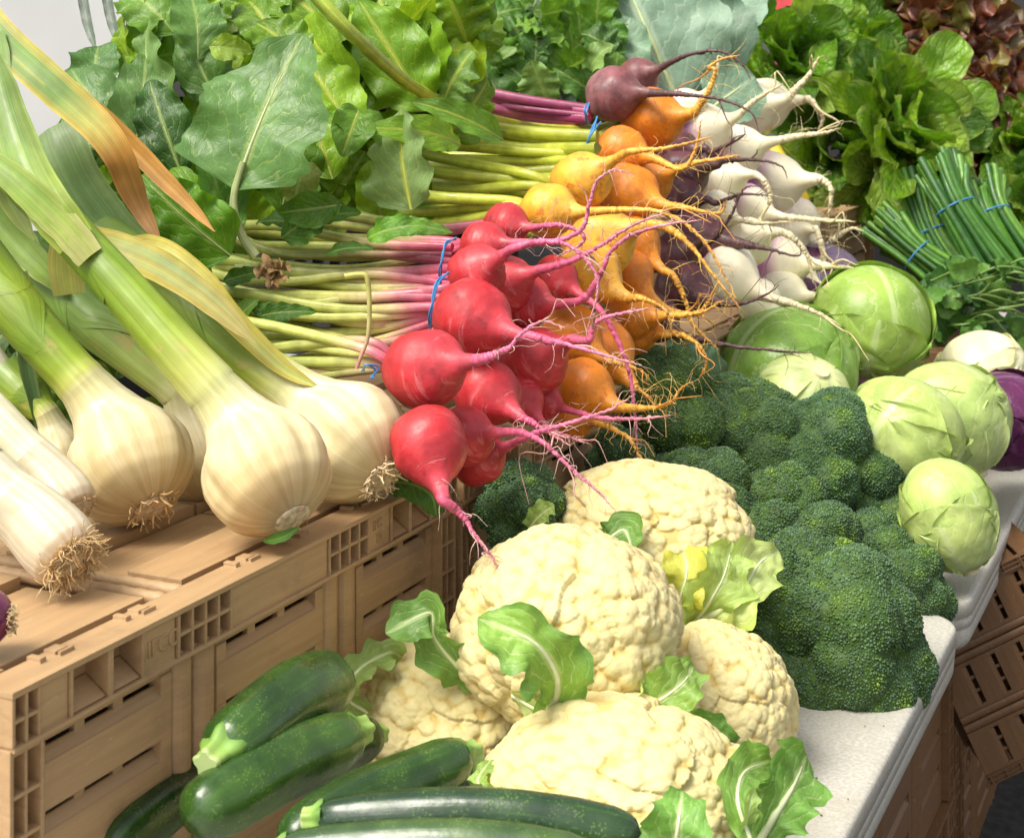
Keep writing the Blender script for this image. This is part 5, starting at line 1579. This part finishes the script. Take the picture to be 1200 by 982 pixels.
# ------------------------------------------------------------------ broccoli
def broccoli(label, c, rpx, dz=0.0, sq=(1, 1, 1), nl=17, seed=1, tint=(1, 1, 1), up=None, bead=.00132, Z=None):
    Zs = Z if Z else z_pile(c[0], c[1])
    R = rpx / F * Zs
    Zc = Zs + dz + R * .35
    C0 = P(c[0], c[1], Zc)
    rg = np.random.default_rng(seed)
    A = nrm(np.array([.55, -.30, .80])) if up is None else nrm(np.array(up))
    root = thing('broccoli', label, 'broccoli', C0 - UP * R * .7, 'broccoli heads in the pile')
    ld = fib(int(nl * 1.6)); ld = nrm(ld + rg.normal(size=ld.shape) * .16)
    M = Matrix.Rotation(seed * 1.3, 3, 'Z')
    ld = ld @ np.array(M)
    lc = ld * (.65 + .08 * rg.random(len(ld)))[:, None]
    lr = .30 + .22 * rg.random(len(ld))

    feats2 = nrm(fib(200) + rg.normal(size=(200, 3)) * .09)

    def radius(d):
        r = np.full(len(d), .74)
        dc = d @ lc.T
        disc = dc ** 2 - (lc ** 2).sum(1) + lr ** 2
        t = np.where(disc > 0, dc + np.sqrt(np.maximum(disc, 0)), 0)
        big = t.max(1)
        li = t.argmax(1)
        srt = np.sort(t, 1)
        gap = np.clip((srt[:, -1] - srt[:, -2]) / .10, 0, 1)
        r = np.maximum(r, big)
        d2, _ = nearest(d, feats2)
        r = r + .032 * np.sqrt(np.maximum(0, 1 - (d2 / .18) ** 2)) + .02 * vnoise(d * 5, 1.6, seed)
        return r, li, gap
    # underlying surface
    v_, f_ = ico(5)
    rv, _, _ = radius(v_)
    mb = MB()
    S = np.array(sq)
    mb.add(C0 + v_ * (rv * R)[:, None] * S, f_, np.array((.05, .10, .015)) * tint)
    # buds
    area = 4 * math.pi * (R * .95) ** 2
    n = int(area / (bead * 1.62) ** 2)
    d = nrm(fib(n) + rg.normal(size=(n, 3)) * .006)
    keep = (d @ VIEW > -.35) | (d @ UP > .2)
    d = d[keep]
    r, li, gap = radius(d)
    n = len(d)
    br = bead * (.6 + .75 * rg.random(n))
    ctr = C0 + d * (r * R)[:, None] * S - d * (br * .15)[:, None] + rg.normal(size=(n, 3)) * .0004
    bv, bf = ico(1)
    V = (ctr[:, None] + bv[None] * br[:, None, None]).reshape(-1, 3)
    Fc = (bf[None] + (np.arange(n) * len(bv))[:, None, None]).reshape(-1, 3)
    tone = .72 + .7 * rg.random(n) ** 1.6
    lobet = (.85 + .35 * rg.random(len(ld)))[li]
    yel = np.clip(vnoise(d * 3 + seed, 1.6, seed + 7) * 1.6 - .3, 0, 1) + np.clip(vnoise(d * 9 + seed, 1.6, seed + 8) * 1.4 - .5, 0, .6)
    yel = np.clip(yel * .75, 0, 1)
    a = np.array((.066, .125, .055)); b = np.array((.17, .27, .03))
    cb = (a[None] * (1 - yel[:, None]) + b[None] * yel[:, None]) * (tone * lobet)[:, None] * np.array(tint)
    # some buds have a waxy blue-grey bloom
    wax = (rg.random(n) < .34)[:, None]
    cb = np.where(wax, cb * .6 + np.array((.055, .085, .06)), cb)
    mb.add(V, Fc, np.repeat(np.clip(cb, 0, 1), len(bv), 0))
    mb.build('floret_crown', M_BROC, root)
    mb = MB()
    tube(mb, smooth_path([C0 - A * R * .3, C0 - A * R * .8, C0 - A * R * 1.15], 8), np.linspace(R * .42, R * .3, 8), 14, (.28, .42, .12))
    mb.build('stem', M_STEM, root)


broccoli('lighter green broccoli at the top left of the pile, under the orange root tips', (772, 478), 72, .01, seed=2, tint=(1.15, 1.12, .9), nl=15)
broccoli('broccoli in the upper middle of the pile, against the pale cut-stem cabbage', (872, 520), 78, .01, seed=3, nl=16)
broccoli('broad dark blue-green broccoli at the crown of the pile', (966, 556), 96, -.04, seed=4, tint=(.92, .97, 1.05), nl=14)
broccoli('broccoli at the right of the pile beside the celadon cabbage', (1040, 610), 66, -.02, seed=5, nl=12)
broccoli('small bright floret head in the centre of the pile, with a deep shadow beneath', (912, 590), 45, -.05, seed=6, tint=(1.1, 1.1, .9), nl=9)
broccoli('broccoli at the table edge, lowest on the right of the pile', (1050, 690), 57, -.02, seed=7, nl=12)
broccoli('largest broccoli at the front, its face turned to the table corner', (970, 760), 107, -.03, (1.0, 1.0, 1.06), seed=8, nl=20)
broccoli('broccoli behind the cauliflower at the front left of the largest one', (905, 745), 80, .03, (1, 1, 1.5), seed=9, nl=14)
broccoli('broccoli in the middle of the pile above the largest one', (930, 655), 78, .02, seed=10, nl=15)
broccoli('dark broccoli in the shade between the crate and the upper cauliflower', (722, 545), 44, .04, seed=11, tint=(.8, .85, .9), nl=10)
broccoli('small dark broccoli on its own beside the crate, behind the front cauliflower', (610, 596), 50, .0, seed=12, tint=(.85, .9, .95), nl=10, Z=1.52)
broccoli('broccoli half buried behind the upper cauliflower', (820, 590), 70, .06, seed=13, nl=14)
broccoli('broccoli deep in the pile between the largest one and the crown', (1000, 660), 70, .05, seed=14, nl=14)

# ------------------------------------------------------------------ cauliflowers
def cauliflower(label, c, rx, ry, Z, seed, leaves=(), nl=36):
    C0 = P(c[0], c[1], Z)
    R = rx / F * Z
    Sz = ry / rx
    rg = np.random.default_rng(seed)
    root = thing('cauliflower', label, 'cauliflower', C0 - UP * R * Sz, 'cauliflowers in the front pile')
    v_, f_ = ico(7)
    keep_v = (v_ @ VIEW > -.5) | (v_ @ UP > .1)
    idx = np.cumsum(keep_v) - 1
    f_ = idx[f_[keep_v[f_].all(1)]]
    d = v_[keep_v]
    N1, N2, N3 = nl, 760, 9000
    f1 = nrm(fib(N1) + rg.normal(size=(N1, 3)) * .11)
    f2 = nrm(fib(N2) + rg.normal(size=(N2, 3)) * .045)
    f3 = nrm(fib(N3) + rg.normal(size=(N3, 3)) * .008)
    warp = np.stack([vnoise(d * 4, 1.0, seed + k) for k in range(3)], 1)
    a, i1 = nearest(nrm(d + warp * .06), f1)
    b, i2 = nearest(d, f2)
    e, _ = nearest(d, f3)
    c1, c2, c3 = [3.55 / math.sqrt(q) for q in (N1, N2, N3)]
    h1 = np.sqrt(np.maximum(0, 1 - (a / (c1 * .88)) ** 2))
    h2p = np.sqrt(np.maximum(0, 1 - (b / (c2 * .80)) ** 2))
    h2 = h2p * (.75 + .5 * rg.random(N2)[i2])
    h3 = np.sqrt(np.maximum(0, 1 - (e / (c3 * .8)) ** 2))
    hl = (rg.random(N1) * .08)[i1]
    r = R * (.80 + hl + .15 * h1 + .046 * h2 + .013 * h3 + .055 * vnoise(d * 1.7, 1.0, seed + 9))
    p = C0 + d * r[:, None] * np.array([1, 1, Sz])
    tone = np.array((.67, .585, .30))
    cc = np.tile(tone, (len(d), 1)) * (1 + .04 * vnoise(d * 3, 1.5, seed))[:, None]
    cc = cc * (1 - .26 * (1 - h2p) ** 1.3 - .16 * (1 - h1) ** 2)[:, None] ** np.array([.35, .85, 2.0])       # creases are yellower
    st = np.clip(vnoise(d * 5 + seed, 1.0, seed + 20) * 2.6 - .9, 0, 1) * np.clip(vnoise(d * 34, 1.0, seed + 21) * 2 + .25, 0, 1)
    cc = cc * (1 - .6 * st[:, None]) + np.array((.46, .27, .10)) * (.6 * st[:, None])
    mb = MB()
    mb.add(p, f_, np.clip(cc, 0, 1))
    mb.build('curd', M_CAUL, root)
    mb = MB()
    tube(mb, [C0 - UP * R * Sz * .5, C0 - UP * R * Sz * .95], [R * .35, R * .28], 14, (.55, .62, .30))
    mb.build('stem', M_STEM, root)
    for lf in leaves:
        pts, wpx, nn, kw = lf
        pa = [P(u, v, z) for u, v, z in pts]
        mb = MB()
        kk = dict(kind='wrap', col=(.26, .43, .08), fold=.3, ruffle=.10, lobe=.2, ln=6, crinkle=.06, ns=60, nt=24, rib=(.66, .72, .42), ribr=.06)
        kk.update(kw)
        rm = MB()
        leaf(mb, pa[0], pa[-1], nrm(np.array(nn[0] * RV + nn[1] * UP + nn[2] * VIEW)), wpx / F * Z, path=pa, ribmb=rm, **kk)
        lo_ = mb.build('leaf', M_CLEAF, root)
        rm.build('midrib', M_STEM, lo_)


cauliflower('front top cauliflower with a red beet root drooping onto it and a bright curled leaf', (664, 736), 131, 112, 1.33, 41, [
    ([(560, 800, 1.30), (530, 775, 1.285), (508, 745, 1.28), (503, 718, 1.28), (452, 742, 1.27)], 56, (-.3, .4, .8), dict(col=(.15, .31, .06))),
    ([(640, 838, 1.235), (652, 815, 1.215), (650, 785, 1.20), (622, 750, 1.19), (560, 724, 1.20)], 74, (.1, .45, .9), dict(col=(.20, .38, .06), fold=.35, ribr=.075, edge=(.12, .28, .05), roll=.15)),
    ([(600, 815, 1.25), (640, 836, 1.235), (690, 842, 1.23), (740, 830, 1.24), (762, 795, 1.26)], 46, (.1, -.4, .9), dict(col=(.46, .56, .20))),
    ([(735, 835, 1.27), (765, 825, 1.25), (800, 800, 1.25), (812, 780, 1.27)], 56, (.3, .5, .7), dict(col=(.25, .42, .08))),
])
cauliflower('upper cauliflower behind, half in front of the broccoli, yellowed leaf at right', (762, 625), 116, 78, 1.55, 42, [
    ([(800, 735, 1.46), (835, 720, 1.44), (870, 690, 1.44), (890, 660, 1.46), (912, 645, 1.48)], 60, (.2, .5, .8), dict(col=(.50, .60, .22), ribr=.10, edge=(.42, .55, .12))),
    ([(795, 728, 1.46), (798, 700, 1.44), (805, 670, 1.44), (800, 640, 1.46)], 52, (-.2, .3, .9), dict(col=(.56, .56, .08), ribr=.06)),
    ([(810, 735, 1.45), (835, 700, 1.435), (850, 670, 1.44), (858, 635, 1.46)], 64, (.2, .2, .9), dict(col=(.40, .54, .14), ribr=.05)),
    ([(700, 640, 1.46), (715, 630, 1.45), (732, 622, 1.45), (742, 650, 1.43)], 42, (-.1, .6, .7), dict(col=(.14, .30, .05), kind='ovate')),
    ([(620, 620, 1.47), (632, 605, 1.46), (650, 592, 1.455)], 28, (-.2, .5, .8), dict(col=(.30, .46, .12))),
    ([(790, 740, 1.45), (820, 748, 1.43), (855, 738, 1.43), (875, 715, 1.45)], 40, (.2, -.2, .9), dict(col=(.55, .62, .26))),
])
cauliflower('left cauliflower behind the zucchini against the crate', (520, 842), 120, 92, 1.36, 43, [
    ([(430, 835, 1.30), (405, 815, 1.29), (420, 785, 1.30), (455, 765, 1.32), (472, 770, 1.33)], 40, (-.4, .4, .8), dict(col=(.30, .44, .12))),
])
cauliflower('right cauliflower at the table edge with brown spots', (838, 828), 96, 92, 1.40, 44, [
    ([(800, 850, 1.26), (825, 850, 1.25), (850, 870, 1.25), (862, 895, 1.26)], 36, (.2, .5, .8), dict(col=(.13, .30, .05), kind='ovate')),
    ([(790, 800, 1.29), (803, 815, 1.28), (798, 842, 1.27)], 26, (-.2, .3, .9), dict(col=(.14, .32, .05), kind='ovate')),
])
cauliflower('lowest cauliflower at the bottom centre behind the long zucchini', (722, 922), 156, 92, 1.20, 45, [
    ([(880, 985, 1.08), (865, 940, 1.09), (872, 905, 1.12), (905, 890, 1.16)], 48, (.1, .5, .8), dict(col=(.18, .36, .06))),
    ([(880, 1000, 1.13), (905, 960, 1.13), (930, 920, 1.15), (945, 885, 1.18)], 84, (.3, .3, .9), dict(col=(.16, .35, .06), ribr=.08)),
    ([(870, 990, 1.09), (878, 950, 1.08), (885, 920, 1.09)], 22, (.5, .2, .9), dict(col=(.36, .52, .14))),
    ([(790, 1010, 1.04), (795, 965, 1.03), (800, 925, 1.05)], 72, (-.1, .2, .9), dict(col=(.15, .34, .06), kind='ovate')),
    ([(575, 935, 1.16), (560, 915, 1.17), (575, 890, 1.19)], 30, (-.4, .4, .8), dict(col=(.28, .44, .10))),
])

mb = MB()
for k in range(46):
    x, y = random.uniform(.12, .375), random.uniform(-.05, 1.0)
    c = np.array([x, y, TABLE_Z + .0012])
    bv, bf = ico(1)
    mb.add(c + bv * np.array([1, .8, .5]) * random.uniform(.0006, .0022), bf, np.array(random.choice([(.05, .10, .02), (.12, .18, .03), (.20, .14, .07), (.08, .05, .03)])))
tag(mb.build('table_crumbs', M_BROC), 'crumbs and bits of broccoli bud scattered on the near white table', 'crumbs', kind='stuff')
cl_ = P(322, 318, z_heap(440, 330) - .04)
dc = thing('dried_leaf', 'small crumpled brown dried leaf on the beet stalks behind the garlic', 'dried leaf', cl_)
for k in range(5):
    mb = MB()
    d_ = nrm(RNG.normal(size=3) + RV * (1 if k % 2 else -1))
    leaf(mb, cl_ - d_ * .004, cl_ + d_ * random.uniform(.010, .020), nrm(RNG.normal(size=3) + UP), .016, 'ovate', np.array((.28, .16, .05)) * random.uniform(.6, 1.2), fold=.8, ruffle=.2, rn=3, lobe=.2, crinkle=.25, ns=18, nt=8, twist=random.uniform(-2, 2))
    mb.build('shred', M_ROOT, dc)

# ------------------------------------------------------------------ zucchini
def zucchini(label, a, b, r, Za, Zb, stem='a', seed=1, col=(.022, .064, .011), bow=6):
    A = P(a[0], a[1], Za); B = P(b[0], b[1], Zb)
    if stem == 'b': A, B = B, A
    R = r / F * (Za + Zb) / 2
    n = 56
    path = smooth_path([A, (A + B) / 2 + UP * bow / F * Za, B], n)
    s = np.linspace(0, 1, n)
    rad = R * np.interp(s, [0, .012, .05, .14, .35, .6, .8, .91, .96, .985, 1], [.38, .55, .74, .88, .96, 1.0, .97, .84, .66, .44, .02])
    root = thing('zucchini', label, 'zucchini', (A + B) / 2 - UP * R, 'zucchini at the front of the table')
    mb = MB()
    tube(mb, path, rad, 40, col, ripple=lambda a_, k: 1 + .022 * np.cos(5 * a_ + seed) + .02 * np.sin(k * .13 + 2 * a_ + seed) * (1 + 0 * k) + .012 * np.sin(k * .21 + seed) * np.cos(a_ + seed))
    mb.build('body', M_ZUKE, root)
    ax = nrm(path[0] - path[3])
    q = smooth_path([path[0] - ax * R * .25, path[0] + ax * R * .15, path[0] + ax * R * .5, path[0] + ax * R * .62], 14)
    mb = MB()
    tube(mb, q, R * np.interp(np.linspace(0, 1, 14), [0, .2, .5, .85, .97, 1], [.62, .58, .40, .36, .38, .30]), 30, seg_cols(14, [(0, (.10, .22, .03)), (.5, (.22, .38, .07)), (.9, (.30, .42, .10)), (1, (.36, .46, .18))]), ripple=lambda a_, k: 1 + .16 * np.cos(5 * a_ + seed) * (1 + 0 * k))
    mb.build('stem', M_STEM, root)


zucchini('upper left zucchini against the crate, cut stem facing the viewer', (258, 884), (396, 792), 45, 1.06, 1.20, 'a', 1, bow=8)
zucchini('zucchini lying below the upper left one, stem end up at the right', (220, 960), (414, 860), 41, 1.02, 1.14, 'b', 2, col=(.03, .08, .012))
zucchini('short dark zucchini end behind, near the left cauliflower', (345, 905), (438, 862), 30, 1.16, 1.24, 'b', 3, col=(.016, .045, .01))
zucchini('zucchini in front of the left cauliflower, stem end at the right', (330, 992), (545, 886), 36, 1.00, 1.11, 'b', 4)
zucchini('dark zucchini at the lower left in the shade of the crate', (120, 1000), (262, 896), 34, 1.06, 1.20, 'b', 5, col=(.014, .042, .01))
zucchini('long blue-grey sheened zucchini across the bottom', (372, 958), (752, 976), 30, .985, .965, 'a', 6, col=(.018, .05, .020), bow=14)
zucchini('lowest zucchini along the bottom edge, cut by the picture', (330, 996), (700, 1004), 30, .94, .92, 'a', 7, col=(.05, .10, .03), bow=10)
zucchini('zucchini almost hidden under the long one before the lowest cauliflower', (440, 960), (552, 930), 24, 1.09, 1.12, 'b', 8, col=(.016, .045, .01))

# ------------------------------------------------------------------ light, camera, render
w = bpy.data.worlds.new('World')
SC.world = w
w.use_nodes = True
nt = w.node_tree
sky = nt.nodes.new('ShaderNodeTexSky')
sky.sky_type = 'NISHITA'
sky.sun_disc = False
EL, AZ = math.radians(56), math.radians(208)      # sun direction, clockwise from +Y
sky.sun_elevation = EL
sky.sun_rotation = AZ
sky.air_density = 1.0
sky.dust_density = 4.0
sky.ozone_density = .6
bg = nt.nodes['Background']
hs = nt.nodes.new('ShaderNodeHueSaturation')          # a thin bright overcast: the sky's blue is mostly washed out
hs.inputs['Saturation'].default_value = .12
nt.links.new(sky.outputs[0], hs.inputs['Color'])
nt.links.new(hs.outputs[0], bg.inputs['Color'])
bg.inputs['Strength'].default_value = .12
sd = np.array([math.sin(AZ) * math.cos(EL), math.cos(AZ) * math.cos(EL), math.sin(EL)])
L = bpy.data.lights.new('sun', 'SUN')
L.energy = 2.0
L.angle = math.radians(28)
L.color = (1, .93, .80)
lo = bpy.data.objects.new('sun', L)
COL.objects.link(lo)
lo.rotation_euler = Vector(sd).to_track_quat('Z', 'Y').to_euler()

cd = bpy.data.cameras.new('camera')
cam = bpy.data.objects.new('camera', cd)
COL.objects.link(cam)
cam.location = Vector(CAM)
cam.rotation_euler = (math.radians(90), 0, PSI)
cd.sensor_width = 36; cd.sensor_fit = 'HORIZONTAL'
cd.lens = 36 * F / 1200
cd.shift_y = -(491 - HY) / 1200
cd.clip_start = .05; cd.clip_end = 300
cd.dof.use_dof = True
cd.dof.focus_distance = 1.5
cd.dof.aperture_fstop = 18
SC.camera = cam
SC.view_settings.view_transform = 'Standard'
SC.view_settings.look = 'None'
SC.view_settings.exposure = 1.0
SC.view_settings.gamma = 1
SC.cycles.use_denoising = True
SC.cycles.max_bounces = 6
SC.cycles.transparent_max_bounces = 4
SC.cycles.sample_clamp_indirect = 4
